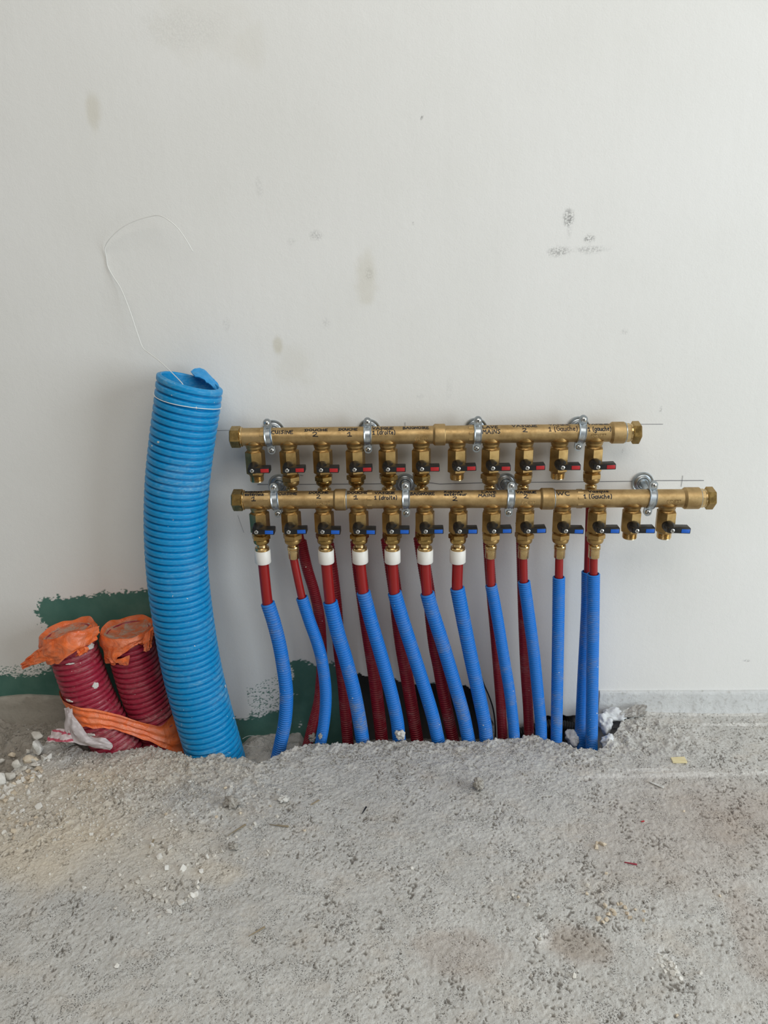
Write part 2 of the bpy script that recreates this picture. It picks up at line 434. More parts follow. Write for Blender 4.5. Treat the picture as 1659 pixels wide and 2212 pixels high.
X = np.concatenate([np.arange(-2.4, -1.1, 0.06), np.arange(-1.1, -0.66, 0.003), np.arange(-0.66, 0.60, 0.00105), np.arange(0.60, 1.1, 0.003), np.arange(1.1, 2.43, 0.06)])
Y = np.concatenate([np.arange(-3.2, -1.0, 0.06), np.arange(-1.0, -0.66, 0.003), np.arange(-0.66, -0.20, 0.00115), np.arange(-0.20, 0.0141, 0.0011), [0.03, 0.06, 0.10, 0.14]])
gx, gy = [a.ravel() for a in np.meshgrid(X, Y)]
fz, ft, fsoil, frough, fpit, fd = floor_fields(gx, gy)
far = sstep(1.1, 0.98, np.abs(gx)) * sstep(-1.0, -0.88, gy)             # plain screed beyond the finely built part
fz = np.where(ft > 0.5, fz, fz * far); fpit = fpit * far
sand = np.clip(0.75 * blob(gx, gy, (95, 1770), 210, 80, 41, 10, 0.5) + 0.6 * blob(gx, gy, (330, 1665), 170, 32, 42, 16, 0.5) + 0.5 * blob(gx, gy, (470, 1885), 46, 18, 43)
               + 0.35 * blob(gx, gy, (250, 1850), 210, 55, 44, 12, 0.5), 0, 1) * (0.55 + 0.45 * fbm(gx * 30, gy * 30, 45))
chalk = np.clip(0.9 * blob(gx, gy, (1500, 1673), 220, 4.5, 46, 20, 0.5, 0.03) + 0.8 * blob(gx, gy, (1390, 1663), 60, 4, 47, 20) + 0.9 * blob(gx, gy, (1620, 1563), 90, 3.5, 48, 20)
                + 0.8 * blob(gx, gy, (1560, 1542), 130, 5, 49, 30) + 0.8 * blob(gx, gy, (1168, 2022), 14, 12, 50) + 0.6 * blob(gx, gy, (1430, 2065), 20, 14, 51), 0, 1)
brown = np.clip(0.15 * blob(gx, gy, (1590, 1745), 95, 55, 52, 14, 0.7) + 0.3 * blob(gx, gy, (1500, 1800), 200, 90, 53, 8, 0.8) + 0.35 * blob(gx, gy, (1260, 2050), 45, 22, 54)
                + 0.3 * blob(gx, gy, (1000, 2055), 60, 28, 55) + 0.3 * blob(gx, gy, (1640, 2030), 40, 60, 56), 0, 1)
dirt = np.clip(ft * (0.4 + 0.6 * fsoil), 0, 1) * 0.8 + 0.16 * frough * (1 - ft) * fbm(gx * 60, gy * 60, 57) + 0.3 * blob(gx, gy, (1262, 2048), 40, 18, 58)
fl = add('floor', grid_mesh('floor', X, Y, lambda a, b: np.stack([a, b, fz], 1), M['floor'],
         dict(sand=sand * (1 - ft * 0.6), chalk=chalk, brown=brown, dirt=np.clip(dirt, 0, 1), pit=np.clip(fpit * 0.7, 0, 1))))
tag(fl, 'rough grey concrete screed with a broken trench along the wall', 'floor', kind='structure')

# wall
X = axis_steps(-2.4, -0.78, 0.74, 2.4, 0.0016, 0.06)
Z = np.concatenate([np.arange(-0.17, 0.26, 0.0013), np.arange(0.26, 1.12, 0.0034), np.arange(1.12, 2.5, 0.06)])
wx, wz = [a.ravel() for a in np.meshgrid(X, Z)]
def wpx(x, y): p = onY(x, y, 0.0); return p[0], p[2]
def ublob(px, rx, ry, seed, amp=1.0, sc=60, hard=0.45):
    cx, cz = wpx(*px); k = 1.12 / F
    d = np.sqrt(((wx - cx) / (rx * k)) ** 2 + ((wz - cz) / (ry * k)) ** 2)
    return amp * sstep(1 + hard, 1 - hard, d + 0.9 * (fbm(wx * sc, wz * sc, seed) - 0.5))
jag = 0.020 * (fbm(wx * 70, wz * 70, 61, 4) - 0.5) + 0.010 * (noise2(wx * 300, wz * 500, 62) - 0.5)
def topline(pts):
    P = np.array([wpx(*p) for p in pts]); return np.interp(wx, P[:, 0], P[:, 1], left=-9, right=-9)
def region(pts, xl, xr, amp=1.0):
    t = topline(pts); a, b = wpx(xl, 1450)[0], wpx(xr, 1450)[0]
    j = jag * amp; e = 0.0011
    return sstep(-e, e, t + j - wz) * sstep(-e, e, wx - a - j * 1.7) * sstep(-e, e, b + j * 0.9 - wx)
g = region([(20, 1296), (85, 1293), (200, 1286), (330, 1270), (420, 1265)], 112, 395)
g = np.maximum(g, region([(-120, 1478), (0, 1462), (60, 1462), (90, 1452), (210, 1440)], -200, 215))
spk = (noise2(wx * 420, wz * 640, 63) > 0.68) & (wz < topline([(-120, 1452), (0, 1440), (90, 1428), (200, 1410)]) + 0.5 * jag) & (wx < wpx(120, 1450)[0])
g = np.maximum(g, spk * 0.9)
g = np.maximum(g, region([(430, 1560), (520, 1548), (560, 1545), (600, 1538), (640, 1500)], 380, 660))
g = np.maximum(g, region([(590, 1426), (618, 1424), (660, 1430), (720, 1434), (745, 1458), (800, 1462), (900, 1478), (1000, 1480), (1040, 1500), (1066, 1570)], 626, 1066))
spk = (noise2(wx * 420, wz * 640, 64) > 0.70) & (wz < topline([(500, 1500), (560, 1480), (630, 1440)]) + jag) & (wx > wpx(530, 1450)[0]) & (wx < wpx(640, 1450)[0])
g = np.maximum(g, spk * 0.9)
smu = np.clip(ublob((1228, 470), 10, 14, 71, 0.5) + ublob((1271, 516), 11, 6, 72, 0.65) + ublob((1206, 543), 24, 8, 73, 0.45) + ublob((1278, 539), 34, 6, 74, 0.34)
              + ublob((684, 510), 13, 9, 75, 0.28) + ublob((632, 522), 10, 7, 76, 0.14) + ublob((797, 592), 8, 12, 77, 0.2) + ublob((911, 254), 2.5, 2.5, 78, 0.9)
              + ublob((892, 484), 2.5, 2.5, 79, 0.7) + ublob((560, 405), 7, 22, 80, 0.1) + ublob((703, 698), 9, 12, 81, 0.16) + ublob((490, 700), 7, 12, 82, 0.14) + ublob((1427, 884), 3, 5, 83, 0.5)
              + ublob((1350, 716), 6, 5, 84, 0.2) + ublob((1613, 1427), 8, 3, 85, 0.4) + ublob((390, 60), 80, 30, 86, 0.07) + ublob((908, 856), 10, 5, 87, 0.12)
              + ublob((1230, 490), 6, 30, 88, 0.15) + ublob((970, 845), 7, 26, 89, 0.07) + ublob((1345, 974), 2.5, 3, 90, 0.5), 0, 1)
och = np.clip(ublob((201, 245), 15, 30, 91, 0.35) + ublob((600, 745), 10, 18, 92, 0.45) + ublob((792, 600), 22, 50, 93, 0.28) + ublob((540, 100), 30, 40, 94, 0.12)
              + ublob((430, 50), 90, 60, 95, 0.10) + ublob((635, 790), 40, 40, 96, 0.14), 0, 1)
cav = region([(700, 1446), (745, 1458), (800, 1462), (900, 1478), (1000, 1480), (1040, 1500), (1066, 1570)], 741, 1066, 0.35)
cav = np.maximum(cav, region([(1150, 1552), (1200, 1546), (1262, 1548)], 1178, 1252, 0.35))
bulge = 0.0010 * (fbm(wx * 4, wz * 3, 97) - 0.5) + 0.0005 * (fbm(wx * 14, wz * 5, 98) - 0.5) - 0.0006 * (1 - g) + 0.095 * cav
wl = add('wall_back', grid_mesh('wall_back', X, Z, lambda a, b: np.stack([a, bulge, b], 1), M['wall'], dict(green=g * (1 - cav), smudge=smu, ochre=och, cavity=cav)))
tag(wl, 'white painted plasterboard wall with green unpainted patches near the floor', 'wall', kind='structure')

def strip(x0, x1, h, name, label, seed, amp):
    n = int((x1 - x0) / 0.004); xs = np.linspace(x0, x1, n)
    prof = [(0.0005, h), (-0.004, h), (-0.0062, h - 0.0015), (-0.0068, h - 0.006), (-0.0068, h * 0.5), (-0.0075, 0.006), (-0.010, -0.004), (-0.010, -0.03), (0.0005, -0.03)]
    V = []
    for x in xs:
        hh = amp * (fbm(np.array([x * 12]), np.array([1.0]), seed)[0] - 0.5)
        for j, (y, z) in enumerate(prof):
            w = 0.0035 * amp / 0.008 * (noise2(np.array([x * 70]), np.array([z * 90 + j]), seed + 1)[0] - 0.5)
            V.append((x, y + (w if 1 < j < 7 else 0) - 0.0, z + (hh if j < 4 else 0)))
    m = len(prof); f = [(i * m + j, i * m + j + 1, (i + 1) * m + j + 1, (i + 1) * m + j) for i in range(n - 1) for j in range(m - 1)]
    f += [tuple(range(m))[::-1], tuple((n - 1) * m + j for j in range(m))]
    o = add(name, mesh(name, (np.array(V), [q[::-1] for q in f]), M['base'], 50)); tag(o, label, 'baseboard', kind='structure')
strip(-2.3, onY(140, 1500, -0.006)[0], 0.036, 'baseboard_left', 'dusty strip at the foot of the wall left of the taped red conduits', 101, 0.014)
strip(onY(1296, 1500, -0.006)[0], 2.3, 0.0405, 'baseboard_right', 'pale grey edge strip at the foot of the wall right of the blue sleeves', 103, 0.005)

# pencil lines on the wall (thin marks, children of the wall)
def pencil(pts, wd=0.00045):
    P = np.array([onY(x, y, 0)[[0, 2]] for x, y in pts]); V = []; f = []
    for i, p in enumerate(P):
        t = P[min(i + 1, len(P) - 1)] - P[max(i - 1, 0)]; t /= np.linalg.norm(t); nn = np.array([-t[1], t[0]]) * wd
        V += [(p[0] - nn[0], -0.0012, p[1] - nn[1]), (p[0] + nn[0], -0.0012, p[1] + nn[1])]
        if i: f.append((2 * i - 2, 2 * i, 2 * i + 1, 2 * i - 1))
    add('pencil_line', mesh('pencil_line', (np.array(V), [q[::-1] for q in f]), M['pencil']), wl)
pencil([(462, 930), (500, 929)], 0.0003); pencil([(1380, 916), (1432, 916)], 0.0003)
pencil([(556, 1046.3), (700, 1045.5), (820, 1044.5), (930, 1042.5), (950, 1045), (1060, 1042)]); pencil([(1100, 1041.5), (1240, 1040.5), (1375, 1039)]); pencil([(1405, 1037.6), (1520, 1037.3)])
pencil([(1474.5, 1027), (1473, 1038), (1471, 1051)], 0.0003); pencil([(875, 912), (875, 921)], 0.0003)
pencil([(514, 1113), (520, 1130), (527, 1150)], 0.0002); pencil([(648, 1026), (655, 1027)], 0.0003)

# ------------------------------------------------------------------ manifolds
Y_UP, Y_LO = -0.035, -0.075
R_BAR = 0.0134
UA, UB = onY(530, 943.7, Y_UP), onY(1300, 935.0, Y_UP)
LA, LB = onY(540, 1080.2, Y_LO), onY(1440, 1076.3, Y_LO)
def on_axis(px, A, B, py):
    x = onY(px, py, A[1])[0]; t = (x - A[0]) / (B[0] - A[0]); return A + t * (B - A)

# shared valve meshes, origin on the barrel axis, z down the outlet
def valve_body():
    D = (0, 0, -1)
    neck = lathe([(0.0128, 0.004), (0.0128, 0.0115), (0.0126, 0.0140), (0.0121, 0.0158), (0.0114, 0.0168), (0.0112, 0.0176), (0.0126, 0.0190)], (0, 0, 0), D, 32)
    flare = lathe([(0.0152, 0.0085), (0.0139, 0.0108), (0.0130, 0.0125)], (0, 0, 0), D, 32)
    hx = hexprism(0.0150, 0.0185, 0.0515, (0, 0, 0), D, math.radians(12), 0.0016)
    tail = lathe([(0.0118, 0.0505), (0.0110, 0.0530), (0.0100, 0.0545)], (0, 0, 0), D, 28)
    return join(neck, flare, hx, tail)
def thread_tail():
    pr = [(0.0096, 0.052)]; h = 0.0535
    for i in range(5): pr += [(0.0102, h), (0.0106, h + 0.0005), (0.0096, h + 0.0012)]; h += 0.0017
    pr += [(0.0098, h + 0.0004), (0.0084, h + 0.0010), (0.0074, h + 0.0010), (0.0074, h - 0.006)]
    return lathe(pr, (0, 0, 0), (0, 0, -1), 32)
ME_BODY = mesh('valve_body', valve_body(), M['brass_valve'], 30)
ME_TAIL = mesh('threaded_outlet', thread_tail(), M['brass_bright'], 60)
ZH = -0.0385                                                       # handle height below the barrel axis
def handle_vf():
    boss = lathe([(0.0084, 0.0100), (0.0086, 0.0115), (0.0086, 0.0190), (0.0078, 0.0215), (0.0062, 0.0270), (0.0045, 0.0310)], (0, 0, 0), (0, -1, 0), 28)
    v, f = box(0.0325, 0.0165, 0.0078, 0.0010, (0.0100, -0.0245, 0))
    k = np.clip((0.0035 - v[:, 0]) / 0.0100, 0, 1)                 # near end slants back into the boss
    v[:, 0] += k * np.clip((v[:, 1] + 0.0327) / 0.0165, 0, 1) * -0.0015
    k2 = np.clip((v[:, 0] - 0.012) / 0.014, 0, 1); v[:, 2] *= 1 + 0.10 * k2
    return join(boss, (v, f))
ME_HANDLE = mesh('handle', handle_vf(), M['black'], 32)
scr = join(lathe([(0.0030, 0.0), (0.0030, 0.0008), (0.0022, 0.0013), (0.0008, 0.0014)], (0, -0.0326, 0), (0, -1, 0), 20))
cross = join(box(0.0030, 0.0004, 0.0007, 0, (0, -0.0341, 0)), box(0.0007, 0.0004, 0.0030, 0, (0, -0.0341, 0)))
def screw_mesh():
    me = mesh('screw', join(scr, cross), M['chrome'], 40); me.materials.append(M['recess'])
    n0 = len(scr[1])
    for p in me.polygons: p.material_index = 1 if p.index >= n0 else 0
    return me
ME_SCREW = screw_mesh()
ME_TAB = {k: mesh('colour_tab', box(0.0122, 0.0010, 0.0056, 0.0003, (0.0188, -0.0329, 0)), M['tab_' + k]) for k in ('red', 'blue')}

# single-stroke handwriting
def arc(cx, cy, rx, ry, a0, a1, n=10):
    return [(cx + rx * math.cos(math.radians(a0 + (a1 - a0) * i / n)), cy + ry * math.sin(math.radians(a0 + (a1 - a0) * i / n))) for i in range(n + 1)]
G = {
 'A': (.8, [[(0, 0), (.4, 1), (.8, 0)], [(.12, .35), (.68, .4)]]), 'B': (.65, [[(0, 0), (.05, 1)], [(-.05, .95), (.45, 1), (.5, .75), (.1, .52), (.6, .4), (.55, .05), (-.08, 0)]]),
 'C': (.7, [arc(.42, .5, .4, .5, 50, 310)]), 'D': (.75, [[(.15, .95), (.12, 0)], [(-.1, .85), (.5, 1), (.75, .55), (.5, .05), (-.1, .0)]]), 'E': (.6, [[(.6, 1), (.05, .95), (0, 0), (.6, .03)], [(.02, .5), (.48, .52)]]),
 'G': (.75, [arc(.42, .5, .4, .5, 50, 330) + [(.78, .45), (.45, .45)]]), 'H': (.7, [[(0, 1), (.03, 0)], [(.65, 1), (.62, 0)], [(0, .5), (.66, .52)]]), 'I': (.25, [[(.12, .95), (.12, 0)]]),
 'i': (.25, [[(.12, .75), (.12, 0)], [(.12, 1.0), (.14, 1.05)]]), 'L': (.6, [[(.05, 1), (0, 0), (.6, .03)]]), 'M': (.9, [[(0, 0), (.15, 1), (.45, .35), (.72, 1), (.88, 0)]]),
 'N': (.75, [[(0, 0), (.06, 1), (.65, 0), (.74, 1)]]), 'O': (.75, [arc(.38, .5, .37, .48, 90, 450, 14)]), 'Q': (.8, [arc(.38, .5, .37, .48, 90, 450, 14), [(.4, .35), (.85, -.1)]]),
 'R': (.7, [[(0, 0), (.06, 1), (.5, .98), (.55, .6), (.08, .5), (.65, 0)]]), 'S': (.6, [[(.58, .88), (.35, 1), (.08, .8), (.3, .52), (.55, .28), (.3, 0), (0, .12)]]), 'U': (.7, [[(.02, 1), (.05, .2), (.3, 0), (.58, .2), (.65, 1)], [(.65, .5), (.68, 0)]]),
 'V': (.7, [[(0, 1), (.3, 0), (.72, 1)]]), 'W': (1.1, [[(0, 1), (.25, .02), (.52, .8), (.78, .02), (1.1, 1)]]),
 '1': (.55, [[(0, .62), (.32, 1), (.3, 0)], [(.05, 0), (.55, .03)]]), '2': (.7, [[(.05, .8), (.25, 1), (.55, .88), (.5, .55), (.02, .05), (.25, .08), (.7, .02)]]),
 '(': (.35, [arc(.45, .42, .38, .72, 125, 235)]), ')': (.35, [arc(-.1, .42, .38, .72, 55, -55)]),
 'a': (.6, [arc(.28, .32, .27, .32, 60, 400, 12), [(.55, .62), (.52, .15), (.62, 0)]]), 'b': (.55, [[(.05, 1), (.05, 0)], arc(.28, .3, .25, .3, 160, -160, 10)]), 'c': (.5, [arc(.3, .32, .27, .32, 50, 310)]),
 'd': (.6, [arc(.27, .32, .26, .32, 60, 400, 12), [(.6, 1.05), (.5, .1), (.6, 0)]]), 'e': (.55, [[(.05, .32), (.5, .4), (.4, .62), (.15, .6), (.04, .3), (.2, .02), (.52, .1)]]),
 'é': (.55, [[(.05, .32), (.5, .4), (.4, .62), (.15, .6), (.04, .3), (.2, .02), (.52, .1)], [(.25, .8), (.42, 1.0)]]),
 'g': (.6, [arc(.28, .32, .27, .32, 60, 400, 12), [(.55, .62), (.55, -.25), (.3, -.42), (.05, -.28)]]), 'h': (.6, [[(.08, 1.05), (.02, 0)], [(.04, .4), (.3, .62), (.48, .45), (.5, 0)]]),
 'n': (.55, [[(.02, .62), (.05, 0)], [(.05, .42), (.3, .62), (.45, .45), (.5, 0)]]), 'o': (.55, [arc(.28, .32, .26, .32, 90, 450, 12)]), 'q': (.6, [arc(.28, .32, .27, .32, 60, 400, 12), [(.55, .62), (.52, -.45)]]),
 'r': (.5, [[(.05, .62), (.08, 0)], [(.08, .4), (.25, .62), (.48, .58)]]), 's': (.45, [[(.42, .58), (.15, .6), (.1, .42), (.38, .25), (.3, .02), (.02, .06)]]),
 't': (.5, [[(.22, 1), (.2, .15), (.42, .02)], [(0, .66), (.48, .7)]]), 'u': (.6, [[(.02, .62), (.06, .1), (.3, .02), (.5, .2), (.54, .62)], [(.54, .4), (.6, 0)]]), 'x': (.55, [[(0, .62), (.5, 0)], [(.5, .62), (.02, 0)]]),
 'P': (.6, [[(0, 0), (.05, 1), (.55, 1), (.6, .5), (.03, .48)]]), 'v': (.5, [[(0, .62), (.25, 0), (.52, .66)]]), ' ': (.4, []),
}
def ribbon(P, Nn, hw, th):
    P = np.asarray(P); Nn = np.asarray(Nn); T = np.gradient(P, axis=0); T /= np.maximum(np.linalg.norm(T, axis=1)[:, None], 1e-9)
    Sd = np.cross(Nn, T); Sd /= np.maximum(np.linalg.norm(Sd, axis=1)[:, None], 1e-9)
    P = P.copy(); P[0] -= T[0] * hw * .6; P[-1] += T[-1] * hw * .6
    A = P + Sd * hw - Nn * 0.0003; B = P + Sd * hw * .9 + Nn * th; C = P - Sd * hw * .9 + Nn * th; D = P - Sd * hw - Nn * 0.0003
    n = len(P); V = np.stack([A, B, C, D], 1).reshape(-1, 3); f = []
    for i in range(n - 1):
        for j in range(4): f.append((4 * i + j, 4 * i + (j + 1) % 4, 4 * i + 4 + (j + 1) % 4, 4 * i + 4 + j))
    f += [(0, 3, 2, 1), (4 * n - 4, 4 * n - 3, 4 * n - 2, 4 * n - 1)]
    return V, f
rng = random.Random(7)
def text_on_bar(txt, x0, x1, y0, y1, A, B, hw=0.00078, th=0.00012, R=R_BAR, jit=0.05):
    """handwriting wrapped on the barrel; the box is where it stands in the photo"""
    def hit(px, py):
        v = ray(px, py); ax = (B - A) / np.linalg.norm(B - A)
        o = CAM - A; d = v - ax * v.dot(ax); oo = o - ax * o.dot(ax)
        a, b, c = d.dot(d), 2 * d.dot(oo), oo.dot(oo) - R * R
        dis = b * b - 4 * a * c
        t = (-b - math.sqrt(dis)) / (2 * a) if dis > 0 else -b / (2 * a)
        p = CAM + t * v; s = (p - A).dot(ax); q = p - A - ax * s
        return s, math.atan2(q[2], -q[1])
    s0 = hit(x0, (y0 + y1) / 2)[0]; s1 = hit(x1, (y0 + y1) / 2)[0]; xm = (x0 + x1) / 2
    f1 = hit(xm, y0)[1]; f0 = hit(xm, y1)[1]
    ax = (B - A) / np.linalg.norm(B - A); up = np.cross(np.array([0, 1.0, 0]), ax) * -1
    up = np.array([0, 0, 1.0]) - ax * ax[2]; up /= np.linalg.norm(up); fr = np.cross(up, ax) * 1.0
    if fr[1] > 0: fr = -fr
    total = sum(G[c][0] + .22 for c in txt) - .22; cur = 0.0; parts = []
    for c in txt:
        wd, strokes = G[c]
        dy = rng.uniform(-jit, jit); sl = rng.uniform(-jit, jit)
        for st in strokes:
            st = np.array(st, float); P2 = []
            for i in range(len(st) - 1):
                m = 4 if len(st) < 8 else 2
                for k in range(m): P2.append(st[i] + (st[i + 1] - st[i]) * k / m)
            P2.append(st[-1]); P2 = np.array(P2)
            u = (cur + P2[:, 0] + sl * P2[:, 1]) / total; v = P2[:, 1] + dy
            s = s0 + (s1 - s0) * u; ph = f0 + (f1 - f0) * v
            Nn = np.cos(ph)[:, None] * fr + np.sin(ph)[:, None] * up
            parts.append(ribbon(A + s[:, None] * ax + Nn * R, Nn, hw, th))
        cur += wd + .22
    return join(*parts)

def build_manifold(name, A, B, label, caps, profile_px, py, valves, tab, zs, texts, logos):
    ax = (B - A) / np.linalg.norm(B - A)
    root = thing(name, (A + B) / 2, label, 'manifold', None)
    s_of = lambda px: (on_axis(px, A, B, py) - A).dot(ax)
    # barrel: sockets, flats and rings along one axis
    pr = []
    for px, r in profile_px: pr.append((r, s_of(px)))
    part('barrel', lathe(pr, A, ax, 48), M['brass_cast'], root, 30)
    for px0, px1, Rr, kind, mat in caps:
        if kind == 'hex': part('end_cap', hexprism(Rr, s_of(px0), s_of(px1), A, ax, math.radians(10), 0.0016), M[mat], root, 25)
        if kind == 'hexring': part('hex_flats', hexprism(Rr, s_of(px0), s_of(px1), A, ax, math.radians(24), 0.0006, 8), M[mat], root, 25)
        if kind == 'ring': part('collar_ring', lathe([(Rr - .001, s_of(px0)), (Rr, s_of(px0) + .0008), (Rr, s_of(px1) - .0008), (Rr - .001, s_of(px1))], A, ax, 40), M[mat], root, 35)
        if kind == 'nipple':
            a, b = s_of(px0), s_of(px1); q = [(Rr * .90, a)]
            for i in range(4): q += [(Rr * .90, a + (b - a) * (i + .15) / 4), (Rr, a + (b - a) * (i + .4) / 4), (Rr * .9, a + (b - a) * (i + .8) / 4)]
            part('threaded_nipple', lathe(q, A, ax, 32), M[mat], root, 60)
    pos = []
    for i, px in enumerate(valves):
        p = on_axis(px, A, B, py + 24); pos.append(p); L = p - np.array(root.location)
        add('valve_body', ME_BODY, root, L).scale = (1, 1, zs)
        add('threaded_outlet', ME_TAIL, root, L + np.array([0, 0, -.055 * (zs - 1)]))
        h = add('handle', ME_HANDLE, root, L + np.array([0, 0, ZH * zs]))
        h.rotation_euler = (0, math.radians(rng.uniform(-1.5, 2.5)), 0)
        add('screw', ME_SCREW, h); add('colour_tab', ME_TAB[tab], h)['label'] = tab + ' colour tab'
    for t in texts:
        n, lines, mat = t
        part('handwritten_mark', join(*[text_on_bar(*l, A, B) for l in lines]), M[mat], root, 60)['label'] = 'black marker writing ' + n
    for l in logos:
        part('embossed_lettering', text_on_bar('GRIPP', *l, A, B, hw=0.00045, th=0.0006, jit=0), M['brass_bright'], root, 60)['label'] = 'raised cast letters'
    return root, pos

RB, RS, RN = R_BAR, 0.0162, 0.0150
up_prof = [(0.004, 0)]
def prof(segs, x0, x1):
    """segs: (px0, px1, radius) enlargements on a barrel running x0..x1"""
    p = [(x0, RB * .8), (x0, RB)]
    for a, b, r, sh in segs:
        p += [(a - sh, RB), (a, r - .0006), (a + 1.5, r), (b - 1.5, r), (b, r - .0008)] + ([(b + .3, RB)] if b < x1 - 1 else [])
    if segs[-1][1] < x1 - 1: p += [(x1, RB)]
    return p
UV = [549.5, 624, 696, 767, 838, 910, 987.6, 1060.6, 1133.5, 1208.5, 1283]
LV = [559.5, 628, 699.5, 774.5, 846, 918, 990, 1062.5, 1135, 1214.5, 1290.5, 1365, 1440]
T_UP = [
 ('CUISINE', [('CUISiNE', 586.5, 632.5, 930, 937)], 'ink'),
 ('DOUCHE 2', [('DOUCHE', 659, 707, 926.6, 931), ('2', 675, 686.5, 933.5, 943)], 'ink'),
 ('DOUCHE 1', [('DOUCHE', 732, 771.5, 925, 929.8), ('1', 750.5, 759.5, 933, 942)], 'ink'),
 ('VASQUE 1 (droite)', [('VASQUE', 805, 850, 922.6, 927.6), ('1 (droite)', 805, 853.6, 930, 938)], 'ink'),
 ('BAIGNOIRE', [('BAiGNOiRE', 871, 926, 921.8, 926.6)], 'ink'),
 ('LAVE MAINS', [('LAVE', 1042.5, 1075, 919.8, 924.8), ('MAiNS', 1042.5, 1080.5, 928, 936.8)], 'ink'),
 ('VASQUE 2', [('VASQUE', 1106.6, 1159.7, 917.9, 922), ('2', 1129, 1139, 925, 933)], 'ink'),
 ('VASQUE 1 (Gauche), faded', [('VASQUE', 1186.7, 1231, 916, 919), ('1 (Gauche)', 1185.7, 1247.5, 921.5, 930.5)], 'ink_faded'),
 ('VASQUE 1 (gauche)', [('VASQUE', 1269.7, 1314, 914.6, 917.6), ('1 (gauche)', 1270.7, 1320, 922, 930.5)], 'ink')]
up_root, UP = build_manifold('manifold', UA, UB, 'upper brass manifold with eleven red-tabbed valves clipped to the wall', [
    (498, 521, 0.0164, 'hex', 'brass_dark'), (520, 524, 0.0150, 'ring', 'brass_bright'), (563, 576, 0.01425, 'hexring', 'brass_cast'), (1011, 1022, 0.01425, 'hexring', 'brass_cast'),
    (1347, 1351, 0.0152, 'ring', 'zinc'), (1350, 1360, 0.0140, 'hexring', 'brass_bright'), (1359, 1364, 0.0132, 'ring', 'brass_bright'), (1363, 1381.5, 0.0170, 'hex', 'brass_dark')],
    prof([(938, 961.5, RS, 3), (1320, 1347.5, RS, 4)], 519, 1347.5), 940, UV, 'red', 1.13, T_UP, [(896, 923, 944.3, 950.6), (1278, 1309, 937.2, 943.4)])
T_LO = [
 ('Robinet extérieur 1', [('Robinet', 530, 566, 1060.9, 1064.3), ('extérieur', 529, 571.5, 1066, 1070.5), ('1', 543, 552, 1073, 1082)], 'ink'),
 ('CUISINE', [('CUISINE', 602, 641, 1064.2, 1069)], 'ink'),
 ('DOUCHE 2', [('DOUCHE', 668, 709, 1061.9, 1066.4), ('2', 683.5, 692.5, 1068.3, 1076.5)], 'ink'),
 ('DOUCHE 1', [('DOUCHE', 751, 794, 1061.9, 1066.5), ('1', 764, 772.5, 1070, 1078)], 'ink'),
 ('VASQUE 1 (droite)', [('VASQUE', 810, 852.6, 1062.7, 1067), ('1 (droite)', 809, 857.4, 1071, 1078.5)], 'ink'),
 ('BAIGNOIRE', [('BAIGNOIRE', 887, 938.4, 1063.3, 1069.2)], 'ink'),
 ('Robinet extérieur 2', [('Robinet', 959.6, 999, 1060.8, 1064.3), ('extérieur', 959.6, 1008, 1065.4, 1070.4), ('2', 977.5, 987.6, 1073, 1082)], 'ink'),
 ('LAVE MAINS', [('LAVE', 1040.7, 1071.5, 1060.8, 1065), ('MAINS', 1033.5, 1070, 1067.3, 1073)], 'ink'),
 ('VASQUE 2', [('VASQUE', 1115.6, 1158, 1061, 1065.4), ('2', 1131.6, 1140.7, 1067.4, 1075.7)], 'ink'),
 ('WC', [('WC', 1203, 1230, 1062.2, 1070)], 'ink'),
 ('Vasque 1 (Gauche)', [('Vasque', 1271.5, 1314, 1059.2, 1063.5), ('1 (Gauche)', 1261, 1321.6, 1067.8, 1076.5)], 'ink')]
lo_root, LP = build_manifold('manifold', LA, LB, 'lower brass manifold with thirteen blue-tabbed valves, longer than the one above', [
    (502.5, 526, 0.0164, 'hex', 'brass_dark'), (525, 529, 0.0150, 'ring', 'brass_bright'), (571, 583, 0.01425, 'hexring', 'brass_cast'), (793, 805, 0.01425, 'hexring', 'brass_cast'), (1244, 1258, 0.01425, 'hexring', 'brass_cast'),
    (1508, 1511, 0.0152, 'ring', 'zinc'), (1510, 1519, 0.0140, 'hexring', 'brass_bright'), (1518, 1523, 0.0134, 'ring', 'brass_bright'), (1522, 1541, 0.0168, 'hex', 'brass_dark'), (747, 750.5, 0.0152, 'ring', 'zinc'), (1194, 1197.5, 0.0152, 'ring', 'zinc')],
    prof([(724, 747.5, RS, 3), (1168, 1194.5, RS, 3), (1477, 1509, RS, 4)], 524, 1509), 1079, LV, 'blue', 1.0, T_LO, [(683.5, 713, 1083.8, 1090.3), (1127.5, 1156, 1082.3, 1088.8), (1442, 1471, 1080, 1086)])

